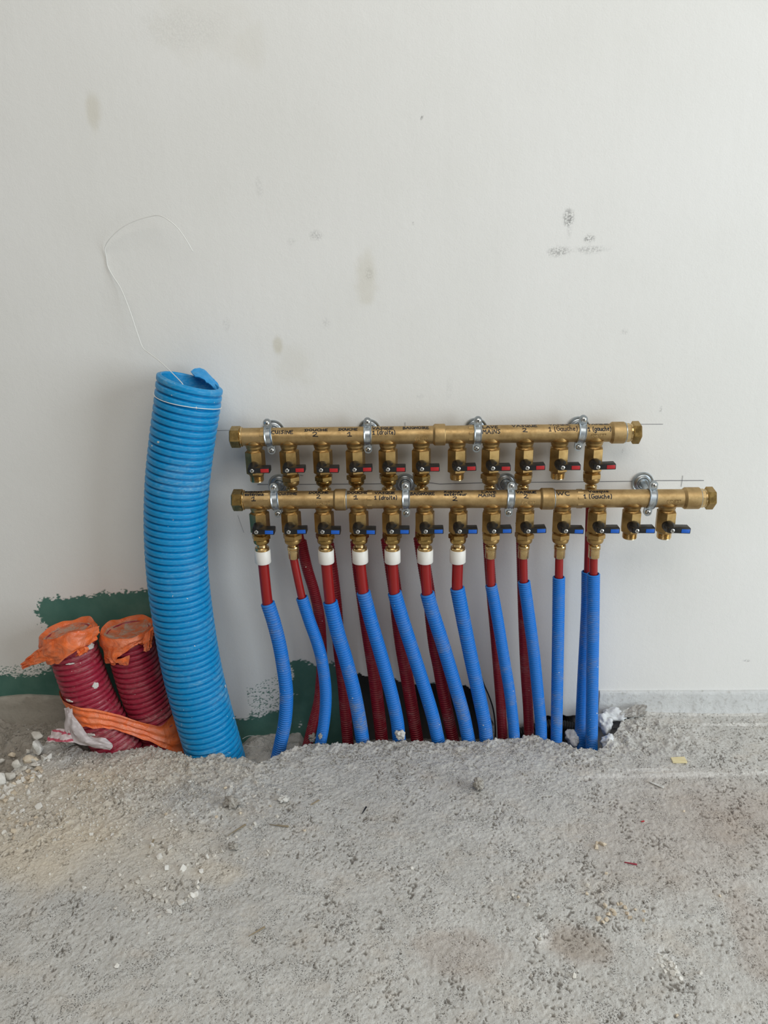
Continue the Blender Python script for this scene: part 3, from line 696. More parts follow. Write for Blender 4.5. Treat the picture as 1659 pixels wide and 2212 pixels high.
# ------------------------------------------------------------------ pipe clamps
def clamp(px, A, B, py, label, roty, ros):
    front = A[1] - 0.0155
    x = onY(px, py, front)[0]; t = (x - A[0]) / (B[0] - A[0]); c = A + t * (B - A)
    root = thing('pipe_clamp', c, label, 'pipe clamp', 'zinc pipe clamps holding the manifolds')
    ri, ro, hw = R_BAR + 0.0002, R_BAR + 0.0017, 0.0058
    cr, sr = math.cos(roty), math.sin(roty)
    def place(vf):
        v = np.asarray(vf[0]); return np.stack([v[:, 0] * cr + v[:, 2] * sr, v[:, 1], -v[:, 0] * sr + v[:, 2] * cr], 1), vf[1]
    def half(sgn):
        sec = [(-hw, ro - .0002), (-hw + .0008, ro + .0006), (-hw + .0022, ro - .0003), (hw - .0022, ro - .0003), (hw - .0008, ro + .0006), (hw, ro - .0002), (hw, ri), (-hw, ri)]
        n, m = 25, len(sec); V = []; f = []
        for i in range(n):
            a = math.radians(-84 + 168 * i / (n - 1))
            for xx, r in sec: V.append((xx, -sgn * r * math.cos(a), r * math.sin(a)))
        for i in range(n - 1):
            for j in range(m): f.append((i * m + j, i * m + (j + 1) % m, (i + 1) * m + (j + 1) % m, (i + 1) * m + j))
        f += [tuple(range(m)), tuple((n - 1) * m + j for j in range(m))]
        b = [(np.array(V), f if sgn > 0 else [q[::-1] for q in f])]
        for s in (1, -1):                                            # flat screw lugs with a rounded end
            o = [(-hw, .0138), (hw, .0138), (hw, .0215)] + [(hw * math.cos(q), .0215 + hw * math.sin(q)) for q in np.linspace(0.3, math.pi - 0.3, 8)] + [(-hw, .0215)]
            y0, y1 = (-.0022, -.0006) if sgn > 0 else (.0006, .0022)
            k = len(o); LV_ = [(p, y0, s * q) for p, q in o] + [(p, y1, s * q) for p, q in o]
            lf = [tuple(range(k)), tuple(range(2 * k - 1, k - 1, -1))] + [(j, j + k, (j + 1) % k + k, (j + 1) % k) for j in range(k)]
            b.append((np.array(LV_), lf if s < 0 else [q[::-1] for q in lf]))
        return join(*b)
    add('front_band', mesh('front_band', place(half(1)), M['zinc'], 32), root)
    add('rear_band', mesh('rear_band', place(half(-1)), M['zinc'], 32), root)
    for s in (1, -1):
        hd = lathe([(.0040, 0), (.0041, .0009), (.0034, .0021), (.0018, .0027), (.0004, .0028)], (0, -.0021, s * .0208), (0, -1, 0), 20)
        sh = lathe([(.0019, 0), (.0019, .0058)], (0, -.0021, s * .0208), (0, 1, 0), 12)
        cx = join(box(.0046, .0004, .0008, 0, (0, -.00475, s * .0208)), box(.0008, .0004, .0046, 0, (0, -.00475, s * .0208)))
        a = rng.uniform(0, 1.5); v = np.asarray(cx[0]); dx, dz = v[:, 0], v[:, 2] - s * .0208
        cx = (np.stack([dx * math.cos(a) + dz * math.sin(a), v[:, 1], -dx * math.sin(a) + dz * math.cos(a) + s * .0208], 1), cx[1])
        me = mesh('screw', place(join(hd, sh, cx)), M['chrome'], 40); me.materials.append(M['recess'])
        n0 = len(hd[1]) + len(sh[1])
        for p in me.polygons: p.material_index = int(p.index >= n0)
        add('screw', me, root)
    mk = []
    for i in range(3):                                               # stamped ticks on the band
        a = math.radians(-8 - 11 * i); P = []
        for k in range(5):
            q = a + math.radians(8 * k / 4 - 4); P.append((.0004 - .0012 * i * .3 + .0020 * (k / 4 - .5), -math.cos(q) * (ro - .0003), math.sin(q) * (ro - .0003)))
        P = np.array(P); Nn = P * [0, 1, 1]; Nn /= np.linalg.norm(Nn, axis=1)[:, None]; mk.append(ribbon(P, Nn, .0003, .0004))
    add('stamped_mark', mesh('stamped_mark', place(join(*mk)), M['chrome'], 60), root)
    dy = -c[1]
    ox = onY(ros, py - 18 if A is UA else py - 40, 0.0)[0] - c[0]; ra = np.array([ox, dy, 0]) / math.hypot(ox, dy); rl = math.hypot(ox, dy)
    add('rod', mesh('rod', lathe([(.0062, R_BAR + .001), (.0062, R_BAR + .006), (.0045, R_BAR + .0062), (.0045, rl - .004)], (0, 0, 0), ra, 20), M['zinc']), root)
    add('wall_rosette', mesh('wall_rosette', lathe([(.0172, .0005), (.0176, -.0014), (.0170, -.0030), (.0156, -.0034), (.0142, -.0026), (.0134, -.0018), (.0126, -.0020), (.0116, -.0040), (.0102, -.0052), (.0090, -.0050), (.0084, -.0038), (.0080, -.0036), (.0078, -.0060), (.0070, -.0068), (.0060, -.0062), (.0046, -.0060)], (ox, dy, 0), (0, 1, 0), 40), M['zinc'], 50), root)
for px, py, lab, ry, ros in [(578, 943, 'zinc pipe clamp on the upper manifold, left of the word CUISINE', -.10, 590.5), (793.4, 940, 'zinc pipe clamp on the upper manifold between DOUCHE 1 and VASQUE 1 (droite)', 0, 797.5),
                    (1033, 938, 'zinc pipe clamp on the upper manifold just left of LAVE MAINS', .04, 1028), (1260, 935, 'zinc pipe clamp on the upper manifold between the two (gauche) notes', .12, 1249)]:
    clamp(px, UA, UB, py, lab, ry, ros)
for px, py, lab, ry, ros in [(592.2, 1080, 'zinc pipe clamp on the lower manifold between extérieur 1 and CUISINE', -.08, 603), (876.8, 1078, 'zinc pipe clamp on the lower manifold just left of BAIGNOIRE', 0, 875),
                    (1104.7, 1078, 'zinc pipe clamp on the lower manifold between LAVE MAINS and VASQUE 2', .07, 1092.5), (1412.9, 1077, 'zinc pipe clamp on the bare right end of the lower manifold', .12, 1388)]:
    clamp(px, LA, LB, py, lab, ry, ros)

# ------------------------------------------------------------------ water pipes with their unions, and ribbed sleeves
def polydepth(pts, y0, y1, ext=0.09):
    n = len(pts); P = [onY(x, y, y0 + (y1 - y0) * i / (n - 1)) for i, (x, y) in enumerate(pts)]
    d = P[-1] - P[-2]; d /= np.linalg.norm(d); P.append(P[-1] + d * ext)
    return np.array(P)
SMALL = [1.0, .75, .15, 0.0, 0.0, .0, .15, .75]
def px_r(px, p):                                                     # radius in metres of a px-wide tube at p
    return 0.5 * px / F * (np.asarray(p) - CAM).dot(CW)
def union(root, p, big):
    """nut, dome, neck, collar under an outlet; p on the barrel axis"""
    D = (0, 0, -1); r0 = rng.uniform(0, 1)
    nut = hexprism(.0146, .0535, .0625, p, D, r0, .0014)
    part('union_nut', join(nut, lathe([(.0119, .0620), (.0124, .0650), (.0116, .0680), (.0100, .0695), (.0084, .0705)], p, D, 32)), M['brass_dark' if big else 'brass_valve'], root, 28)
    if big:
        part('brass_tail', lathe([(.0074, .0690), (.0072, .0745), (.0074, .0750), (.0100, .0755), (.0108, .0765), (.0108, .0785), (.0102, .0790), (.0108, .0795), (.0108, .0815), (.0100, .0820)], p, D, 32), M['brass_bright'], root, 35)
        part('white_collar', lathe([(.0085, .0805), (.0117, .0802), (.0122, .0810), (.0122, .1005), (.0116, .1014), (.0088, .1014)], p, D, 40), M['white'], root, 35)['label'] = 'white plastic collar'
    else:
        part('brass_tail', lathe([(.0062, .0690), (.0060, .0735), (.0084, .0738), (.0089, .0748), (.0089, .0765), (.0080, .0770), (.0080, .0780), (.0089, .0785), (.0089, .0800), (.0084, .0810)], p, D, 32), M['brass_bright'], root, 35)
        part('crimp_sleeve', lathe([(.0078, .0800), (.0083, .0805), (.0083, .0935), (.0079, .0942), (.0066, .0942)], p, D, 32), M['brass_bright'], root, 35)
def supply(p, big, cond, rp, label, grp):
    bot = .1010 if big else .0940
    root = thing('water_pipe', p + np.array([0, 0, -bot]), label, 'pipe', grp)
    union(root, p, big)
    q0 = p + np.array([0, 0, -.080]); q1 = p + np.array([0, 0, -bot - .004])
    C, s = spline(cond, .004); end = C[min(len(C) - 1, 9)]; mid = C[4]
    part('pipe', tube([q0, q1, C[0], mid, end], rp, 24, .003), M['pex'], root, 60)
    return root
BL = [  # blue sleeves: outlet index, width px, big union, px path
 (0, 31, 1, [(578, 1302), (592, 1346), (605, 1399), (615.5, 1465), (618.7, 1505), (615.5, 1558), (606, 1606), (599.6, 1635)], 'Robinet extérieur 1'),
 (1, 27, 0, [(652, 1290), (668.5, 1341), (684, 1384), (695, 1425), (702.5, 1478), (703.5, 1521), (699.5, 1564), (693, 1603)], 'CUISINE'),
 (2, 32.5, 1, [(713, 1299), (729.5, 1367), (747, 1425), (764, 1491.5), (776, 1552.5), (782.6, 1595)], 'DOUCHE 2'),
 (3, 31, 1, [(784.7, 1278), (802.5, 1345.7), (822, 1412), (843.6, 1491.6), (857, 1552.6), (862, 1595)], 'DOUCHE 1'),
 (4, 31, 1, [(852, 1279.4), (867.5, 1332.4), (888.7, 1398.7), (912.6, 1473), (934, 1544.6), (945.7, 1595)], 'VASQUE 1 (droite)'),
 (5, 31.5, 1, [(922.7, 1280.7), (933, 1319), (954.5, 1385.5), (978.4, 1465), (999.6, 1539.3), (1011.5, 1595)], 'BAIGNOIRE'),
 (6, 32, 1, [(987.6, 1269.3), (999.6, 1332.4), (1015.5, 1412), (1034, 1499.5), (1047.3, 1565.8), (1050.5, 1597.7)], 'Robinet extérieur 2'),
 (7, 26, 0, [(1060.6, 1263.4), (1073.8, 1332.4), (1087, 1412), (1100.4, 1491.6), (1108.3, 1558), (1111.5, 1595)], 'LAVE MAINS'),
 (8, 27, 0, [(1131.7, 1255.5), (1142.8, 1332.4), (1153.4, 1412), (1161.4, 1491.6), (1168, 1558), (1169.3, 1595)], 'VASQUE 2'),
 (9, 27, 0, [(1207.3, 1246), (1206, 1345.7), (1203.8, 1478.3), (1201.7, 1605.6)], 'WC'),
 (10, 28, 0, [(1282, 1239), (1281, 1345.7), (1279.4, 1478), (1278, 1616)], 'Vasque 1 (Gauche)')]
for i, wpx_, big, pts, nm in BL:
    P = polydepth(pts, Y_LO - 0.001, -0.073)
    R = px_r(wpx_, P[0]); rp = px_r(25 if big else 17.5, LP[i] + np.array([0, 0, -.12]))
    supply(LP[i], big, P, min(rp, R * .73), 'red water pipe under the lower manifold outlet marked ' + nm, 'pipes under the lower manifold')
    vf, _ = corrugated(P, R, 0.0042 if big else 0.0034, 0.0018 if big else 0.0015, SMALL, 26, .0006, .05)
    solo('pipe_sleeve', vf, M['blue'], 'blue ribbed sleeve round the pipe under the lower outlet marked ' + nm, 'pipe sleeve', 'blue ribbed sleeves', angle=180)
RD = [
 (1, 24, 0, [(650, 1168), (663, 1226), (679, 1279), (690, 1332), (694, 1380), (695, 1425), (693, 1470), (687.6, 1518), (674, 1571), (664.6, 1608)], 'CUISINE'),
 (2, 27, 1, [(708, 1174), (717.6, 1239.6), (725.6, 1306), (729.5, 1359), (732, 1398.7), (741.5, 1478), (745.5, 1531), (750.8, 1595)], 'DOUCHE 2'),
 (3, 30, 1, [(771.5, 1168), (776, 1226), (784, 1287), (792, 1345.7), (800, 1398.7), (807.8, 1451.8), (814, 1505), (824.5, 1595)], 'DOUCHE 1'),
 (4, 30, 1, [(837, 1163), (846, 1226), (854.7, 1287), (861, 1345.7), (868, 1398.7), (877, 1451.8), (888, 1518), (900.6, 1595)], 'VASQUE 1 (droite)'),
 (5, 29, 1, [(907, 1160), (917, 1226), (927.7, 1292.6), (933, 1345.7), (939.6, 1398.7), (947.6, 1438.5), (959.5, 1505), (978.4, 1597.7)], 'BAIGNOIRE'),
 (7, 23.5, 0, [(1053, 1140), (1058, 1226), (1063, 1292.6), (1070, 1372), (1076.5, 1451.8), (1082.3, 1531), (1085.8, 1595)], 'LAVE MAINS'),
 (8, 24, 0, [(1125.5, 1128), (1128, 1226), (1129.5, 1292.6), (1132, 1372), (1135.4, 1451.8), (1140.7, 1531), (1143, 1595)], 'VASQUE 2'),
 (10, 27, 0, [(1269.6, 1234), (1268, 1319), (1260.8, 1451.8), (1254.2, 1584), (1252.5, 1612)], 'VASQUE 1 (gauche)')]
for i, wpx_, big, pts, nm in RD:
    P = polydepth(pts, -0.037, -0.040)
    R = px_r(wpx_, P[0]); rp = px_r(24 if big else 16.5, P[0])
    supply(UP[i] - np.array([0, 0, .0072]), big, P, min(rp, R * .73), 'red water pipe behind the lower manifold, from the upper outlet marked ' + nm, 'pipes from the upper manifold')
    vf, _ = corrugated(P, R, 0.0042 if big else 0.0034, 0.0018 if big else 0.0015, SMALL, 26, .0006, .05)
    if i == 10:
        solo('pipe_sleeve', vf, M['blue'], 'blue ribbed sleeve half hidden behind the rightmost blue sleeve', 'pipe sleeve', 'blue ribbed sleeves', angle=180)
    else:
        solo('pipe_sleeve', vf, M['red'], 'dark red ribbed sleeve from the upper outlet marked %s, behind the blue ones' % nm, 'pipe sleeve', 'dark red ribbed sleeves', angle=180)

# ------------------------------------------------------------------ big blue conduit
BIG_PX = [(411, 822), (404, 880), (394, 950), (383, 1050), (380, 1150), (385, 1250), (398, 1350), (416, 1450), (439, 1540), (468, 1640)]
PB = polydepth(BIG_PX, -0.064, -0.082, 0.10)
RBIG = 0.0470
BIGP = [1.0, .93, .30, .06, .02, 0, 0, 0, 0, 0, .02, .06, .30, .93]
PBt = PB.copy(); d0 = PBt[0] - PBt[1]; d0 /= np.linalg.norm(d0)
root = thing('ribbed_conduit', PB[-2] * [1, 1, 0], 'thick bright blue ribbed conduit standing open-topped against the wall', 'conduit')
vf, (BC, BT, BA, BB, BS) = corrugated(PB, RBIG, 0.0104, 0.0050, BIGP, 72, .0015, .30)
v = np.asarray(vf[0]).copy()
# the cut end slopes down to the right
axis0 = d0; side = np.array([1.0, 0, 0]) - axis0 * axis0[0]; side /= np.linalg.norm(side)
h = (v - PB[0]).dot(axis0); lat = (v - PB[0]).dot(side)
wt = sstep(-0.06, 0.0, h)[:, None]
v -= wt * axis0 * (0.10 * lat)[:, None]
part('tube', (v, vf[1]), M['bigblue'], root, 180)
def patch(cs, nu, nv, th, wob=0.0, seed=0):
    """thin curved piece from a grid of control rows cs[row][col] (3-D points)"""
    rows = [spline(np.array(r, float), 1e9)[0] if False else np.array([np.array(r[0]) * 1.0] ) for r in cs]
    R_ = []
    for r in cs:
        C, s = spline(np.array(r, float), 0.0008); t = np.linspace(0, len(C) - 1, nu); R_.append(np.stack([np.interp(t, np.arange(len(C)), C[:, k]) for k in range(3)], 1))
    R_ = np.array(R_); nr = R_.shape[0]; out = []
    tv = np.linspace(0, nr - 1, nv)
    for k in range(3):
        out.append(np.stack([np.interp(tv, np.arange(nr), R_[:, j, k]) for j in range(nu)], 1))
    Gd = np.stack(out, -1)
    du = np.gradient(Gd, axis=1); dv = np.gradient(Gd, axis=0); Nn = np.cross(du, dv); Nn /= np.maximum(np.linalg.norm(Nn, axis=2)[..., None], 1e-9)
    if wob:
        uu, vv = np.meshgrid(np.linspace(0, 1, nu), np.linspace(0, 1, nv))
        Gd = Gd + Nn * (wob * (fbm(uu * 7 + 3 * vv, vv * 4, seed) - 0.5) + wob * .5 * (noise2(uu * 16, vv * 11, seed + 3) - .5))[..., None]
    a = (Gd + Nn * th / 2).reshape(-1, 3); b = (Gd - Nn * th / 2).reshape(-1, 3); n = nu * nv; f = []
    for j in range(nv - 1):
        for i in range(nu - 1):
            q = (j * nu + i, j * nu + i + 1, (j + 1) * nu + i + 1, (j + 1) * nu + i)
            f += [q, tuple(x + n for x in q[::-1])]
    bd = [i for i in range(nu)] + [j * nu + nu - 1 for j in range(1, nv)] + [(nv - 1) * nu + i for i in range(nu - 2, -1, -1)] + [j * nu for j in range(nv - 2, 0, -1)]
    for i in range(len(bd)):
        p, q = bd[i], bd[(i + 1) % len(bd)]; f.append((q, p, p + n, q + n))
    return np.vstack([a, b]), f
part('torn_flap', patch([[onY(412, 802, -.030), onY(424, 797, -.024), onY(438, 797, -.020), onY(456, 814, -.024), onY(474, 836, -.034)],
                         [onY(414, 806, -.032), onY(426, 804, -.030), onY(440, 808, -.030), onY(457, 822, -.034), onY(473, 842, -.042)],
                         [onY(420, 812, -.040), onY(436, 818, -.040), onY(450, 828, -.042), onY(462, 838, -.046), onY(471, 846, -.052)]], 24, 10, .0016, .003, 5), M['flap'], root, 50)['label'] = 'cut flap of the rim bent up'
root_big = root
for k, (px, py, s) in enumerate([(342, 955, 4.5), (328, 963, 2.6), (487, 1482, 3.2), (506, 1550, 2.2)]):
    pass

# pull cord coming out of it, and the string tied round it
solo('pull_cord', tube([onY(400, 838, -.085), onY(388, 822, -.080), onY(350, 785, -.050), onY(322, 763, -.032), onY(308, 750, -.024), onY(296, 718, -.020), onY(280, 670, -.016), onY(262, 625, -.010), onY(245, 598, -.005),
      onY(233, 576, -.0028), onY(230, 556, -.0028), onY(227, 535, -.005), onY(238, 515, -.012), onY(262, 493, -.018), onY(290, 478, -.022), onY(322, 468, -.026), onY(345, 466, -.030), onY(366, 477, -.034), onY(385, 494, -.036), onY(402, 518, -.038), onY(417, 544, -.038)], .00062, 8, .003),
     M['cord'], 'thin white pull cord looping up the wall from the open blue conduit', 'cord', angle=180)
i0 = int(np.argmin(np.abs(BS - 0.0285)))
th = np.linspace(0, 2 * math.pi, 90)
rr = RBIG + 0.0007
ctr = BC[i0]; tx = np.array([1.0, 0, 0]) - BT[i0] * BT[i0][0]; tx /= np.linalg.norm(tx); ty = np.cross(BT[i0], tx)
ringp = ctr + rr * (np.cos(th)[:, None] * tx + np.sin(th)[:, None] * ty) - d0 * (0.10 * rr * np.cos(th) * 0.6)[:, None] + d0 * (0.0015 * np.sin(2 * th))[:, None]
solo('string', tube(ringp[:-1], .00055, 8, .004), M['cord'], 'thin white string tied round the top of the thick blue conduit', 'string', angle=180)

# ------------------------------------------------------------------ taped wine-red conduits
RRED = 0.0385
REDP = [1.0, .93, .35, .07, .02, 0, 0, 0, .02, .07, .35, .93]
def red_conduit(pts, yd, label, seed):
    P = polydepth(pts, yd[0], yd[1], .09)
    root = thing('ribbed_conduit', P[-2] * [1, 1, 0], label, 'conduit', 'taped wine-red conduits')
    vf, fr = corrugated(P, RRED, 0.0098, 0.0042, REDP, 64, .0015, .02)
    part('tube', vf, M['bigred'], root, 180)
    return root, P, fr
def tape_cap(root, P, fr, seed, hem, over=0.004):
    """crumpled tape stretched over the open end, gathered down the sides"""
    C, T, A, B, s = fr
    a = -T[0]; x = np.array([1.0, 0, 0]) - a * a[0]; x /= np.linalg.norm(x); y = np.cross(a, x)
    nu = 96; th = np.arange(nu) * 2 * math.pi / nu
    cs, sn = np.cos(th), np.sin(th)
    V = []
    for k, rf in enumerate([0.02, .2, .4, .6, .75, .86, .94]):           # sagging top
        r = rf * (RRED + .001); ux, uy = r * cs * 30, r * sn * 30
        hgt = -.006 * (1 - rf ** 2) + .006 * (fbm(ux * 1.4 + seed, uy * 3.2, seed) - .5) * min(1, rf * 2) + .003 * rf ** 6
        V.append(C[0] + r * (cs[:, None] * x + sn[:, None] * y) + a * hgt[:, None])
    top_n = len(V)
    f = []
    def conn(k0, k1, lst):
        for i in range(nu):
            j = (i + 1) % nu; lst.append((k0 * nu + i, k0 * nu + j, k1 * nu + j, k1 * nu + i))
    # rim standing a little proud, then the skirt
    H = np.interp(th, np.radians([h[0] for h in hem]), [h[1] for h in hem], period=2 * math.pi) + .007 * (noise2(th * 3.2, th * 0, seed + 2) - .5)
    rim = []
    for k, (dr, dh) in enumerate([(.0016, .0045), (.0042, .0055), (.0056, .0015)]):
        ext = .007 * (noise2(th * 2.3, th * 0 + 4, seed + 5) - .35)
        rim.append(C[0] + (RRED + dr) * (cs[:, None] * x + sn[:, None] * y) + a * (dh + ext * (1 if k < 2 else .3))[:, None])
    n = 9; sk = []
    for k in range(1, n + 1):
        t = k / n; hh = H * t
        cw = .0058 * (fbm(th * 3.5 + t * 2.2, th * 0 + t * 3.5, seed + 7) - .45) + .0036 * (noise2(th * 9 + 5 * t, th * 0 + t * 6, seed + 9) - .5) + .0012 * np.sin(th * 5 + 9 * t)
        rad = RRED + .0038 + np.maximum(cw, -.0030) + .0030 * (1 - t)
        idx = np.clip((hh / (s[1] - s[0])).astype(int), 0, len(C) - 1)
        sk.append(C[idx] + rad[:, None] * (cs[:, None] * x + sn[:, None] * y))
    all_rows = V + rim + sk; VV = np.vstack(all_rows)
    for k in range(top_n - 1): conn(k, k + 1, f)
    f.append(tuple(range(nu))[::-1])
    top = (np.vstack(V), [q[::-1] for q in f])
    f2 = []
    rows2 = [V[-1]] + rim + sk
    for k in range(len(rows2) - 1): conn(k, k + 1, f2)
    skirt = (np.vstack(rows2), [q[::-1] for q in f2])
    part('tape_lid', top, M['tape_top'], root, 60)['label'] = 'dusty tape stretched over the open end'
    part('tape_skirt', skirt, M['tape'], root, 60)['label'] = 'orange tape gathered round the rim'
r1, P1, fr1 = red_conduit([(146, 1366), (162, 1415), (191, 1496), (219, 1552), (250, 1606)], (-.062, -.078), 'wine-red ribbed conduit capped with orange tape, left one, with a hanging tape tail', 3)
r2, P2, fr2 = red_conduit([(276, 1362), (289, 1420), (312, 1496), (336, 1548), (364, 1606)], (-.043, -.046), 'wine-red ribbed conduit capped with orange tape, touching the thick blue conduit', 4)
tape_cap(r1, P1, fr1, 11, [(0, .014), (60, .02), (120, .02), (180, .030), (220, .036), (262, .036), (292, .022), (318, .010), (340, .012)])
tape_cap(r2, P2, fr2, 27, [(0, .014), (60, .02), (120, .02), (180, .036), (220, .044), (246, .046), (262, .026), (290, .014), (330, .010)])
# tape tail wrapped across the left cap and hanging out to the left
yf = lambda d: -.062 - d
part('tape_tail', patch([[onY(214, 1352, yf(.008)), onY(180, 1361, yf(.036)), onY(142, 1369, yf(.049)), onY(110, 1387, yf(.046)), onY(80, 1405, yf(.038)), onY(45, 1434, yf(.030))],
                         [onY(213, 1368, yf(.012)), onY(182, 1380, yf(.042)), onY(148, 1391, yf(.055)), onY(116, 1406, yf(.051)), onY(86, 1419, yf(.042)), onY(46, 1439, yf(.033))],
                         [onY(208, 1384, yf(.016)), onY(180, 1399, yf(.042)), onY(152, 1415, yf(.053)), onY(122, 1425, yf(.049)), onY(92, 1431, yf(.040)), onY(48, 1445, yf(.031))]], 54, 18, .0008, .007, 21), M['tape'], r1, 60)['label'] = 'loose orange tape tail'
part('tape_flap', patch([[onY(312, 1370, -0.077), onY(322, 1362, -0.075), onY(332, 1352, -0.071)], [onY(309, 1388, -0.081), onY(320, 1386, -0.080), onY(330, 1378, -0.075)], [onY(311, 1406, -0.081), onY(318, 1409, -0.081), onY(328, 1396, -0.076)]], 12, 12, .0008, .006, 33), M['tape'], r2, 60)
part('tape_flap', patch([[onY(230, 1420, -0.082), onY(255, 1424, -0.086), onY(281, 1414, -0.086)], [onY(240, 1428, -0.083), onY(258, 1432, -0.087), onY(280, 1424, -0.087)], [onY(262, 1434, -0.086), onY(268, 1436, -0.087), onY(277, 1437, -0.087)]], 16, 10, .0008, .005, 35), M['tape'], r2, 60)
part('tape_flap', patch([[onY(190, 1398, -.102), onY(180, 1396, -.104), onY(166, 1404, -.106)], [onY(192, 1402, -.103), onY(182, 1404, -.107), onY(168, 1412, -.108)], [onY(188, 1408, -.103), onY(178, 1414, -.107), onY(162, 1418, -.107)]], 14, 10, .0008, .005, 37), M['tape'], r1, 60)
# plaster stuck on the left one
def splash(c, n, r, k, seed, squash=.25):
    rg = np.random.RandomState(seed); th = np.linspace(0, 2 * math.pi, 26, endpoint=False)
    rad = r * (0.62 + .55 * fbm(np.cos(th) * 2.2 + seed, np.sin(th) * 2.2, seed, 3) * 1.2 + .25 * (noise2(th * 3, th * 0, seed + 1) - .5))
    e1, e2, a = frame(n); V = [np.array(c) + a * r * squash]
    for q, hq in ((.55, squash), (.9, squash * .7), (1.0, -0.25)):
        V += list(np.array(c) + a * r * hq + (rad * q)[:, None] * (np.cos(th)[:, None] * e1 * k[0] + np.sin(th)[:, None] * e2 * k[1]))
    f = [(0, 1 + i, 1 + (i + 1) % 26) for i in range(26)]
    for m in range(2):
        o = 1 + 26 * m
        f += [(o + i, o + 26 + i, o + 26 + (i + 1) % 26, o + (i + 1) % 26) for i in range(26)]
    return np.array(V), f
def front_of(C, R, px, py, lift=0.0):
    """point on the front of a tube (centreline C, radius R) on the ray of a pixel"""
    best = None
    for yy in np.linspace(-.02, -.16, 281):
        p = onY(px, py, yy); dd = np.linalg.norm(C - p, axis=1); j = int(np.argmin(dd))
        if dd[j] < R + lift: best = (p, (p - C[j]) / max(dd[j], 1e-6))
    return best if best else (onY(px, py, -.1), np.array([0, -1.0, 0]))
for (C, rt, lst) in ((fr1[0], r1, [(206, 1481, 8, (1, 1.1)), (150, 1514, 6, (1.6, .5)), (152, 1434, 5, (1.8, .4)), (195, 1587, 7, (1.6, .5)), (196, 1396, 8, (1.5, .8))]), (BC, root_big, [(342, 955, 2.6, (1.2, .8)), (328, 963, 1.8, (1, 1)), (487, 1482, 3, (.7, 1.5)), (505, 1551, 2, (1, 1))])):
    for k, (px, py, r, sc) in enumerate(lst):
        p, n = front_of(C, RRED if rt is r1 else RBIG, px, py)
        part('plaster_splash', splash(p, n, r * .75e-3, sc, 200 + k + int(px)), M['plaster'], rt, 60)
# the tape band tying both together near the screed
def hull_band():
    C1, C2 = fr1[0], fr2[0]
    def cen(C, z): return np.array([np.interp(z, C[::-1, 2], C[::-1, 0]), np.interp(z, C[::-1, 2], C[::-1, 1])])
    R = RRED + .0022; nu, nv = 120, 14; V = []
    def pos(u, z):
        c1, c2 = cen(C1, z), cen(C2, z); d = c2 - c1; L = np.linalg.norm(d); d = d / L; nf = np.array([d[1], -d[0]])
        if nf[1] > 0: nf = -nf
        a0 = math.pi * .52 * R; tot = 2 * a0 + L; q = u * tot
        if q < a0:
            t = (a0 - q) / R; return c1 + R * (nf * math.cos(t) - d * math.sin(t)), nf * math.cos(t) - d * math.sin(t)
        if q < a0 + L: return c1 + R * nf + d * (q - a0), nf
        t = (q - a0 - L) / R; return c2 + R * (nf * math.cos(t) + d * math.sin(t)), nf * math.cos(t) + d * math.sin(t)
    ztop = lambda u: np.interp(u, [0, .18, .34, .5, .62, .72, .85, 1], ZT); zbot = lambda u: np.interp(u, [0, .18, .34, .5, .62, .72, .85, 1], ZB)
    zt = lambda px, py: onY(px, py, float(np.interp(px, [200, 330], [-.118, -.090])))[2]
    ZT = [zt(148, 1520), zt(160, 1527), zt(200, 1540), zt(268, 1550), zt(305, 1566), zt(330, 1576), zt(372, 1566), zt(392, 1552)]
    ZB = [zt(160, 1562), zt(172, 1574), zt(215, 1575), zt(268, 1590), zt(306, 1612), zt(320, 1640), zt(375, 1662), zt(400, 1660)]
    for j in range(nv):
        v = j / (nv - 1)
        for i in range(nu):
            u = i / (nu - 1); a, b = zbot(u), ztop(u)
            a += .004 * (noise2(np.array([u * 22]), np.array([1.0]), 51)[0] - .5)
            z = a + (b - a) * v
            p, n = pos(u, z)
            pl = .0022 * math.sin(v * 19 + 3 * u + 2 * math.sin(u * 5)) * (0.25 + .75 * math.sin(math.pi * min(1, max(0, (u - .1) / .8)))) + .003 * (fbm(np.array([u * 9]), np.array([v * 4.]), 52)[0] - .5)
            pl = max(pl, -.0016)
            V.append((p[0] + n[0] * pl, p[1] + n[1] * pl, z))
    f = [(j * nu + i, j * nu + i + 1, (j + 1) * nu + i + 1, (j + 1) * nu + i) for j in range(nv - 1) for i in range(nu - 1)]
    return np.array(V), f
solo('tape_band', hull_band(), M['tape'], 'orange tape band tying both wine-red conduits together near the floor', 'tape', angle=60)

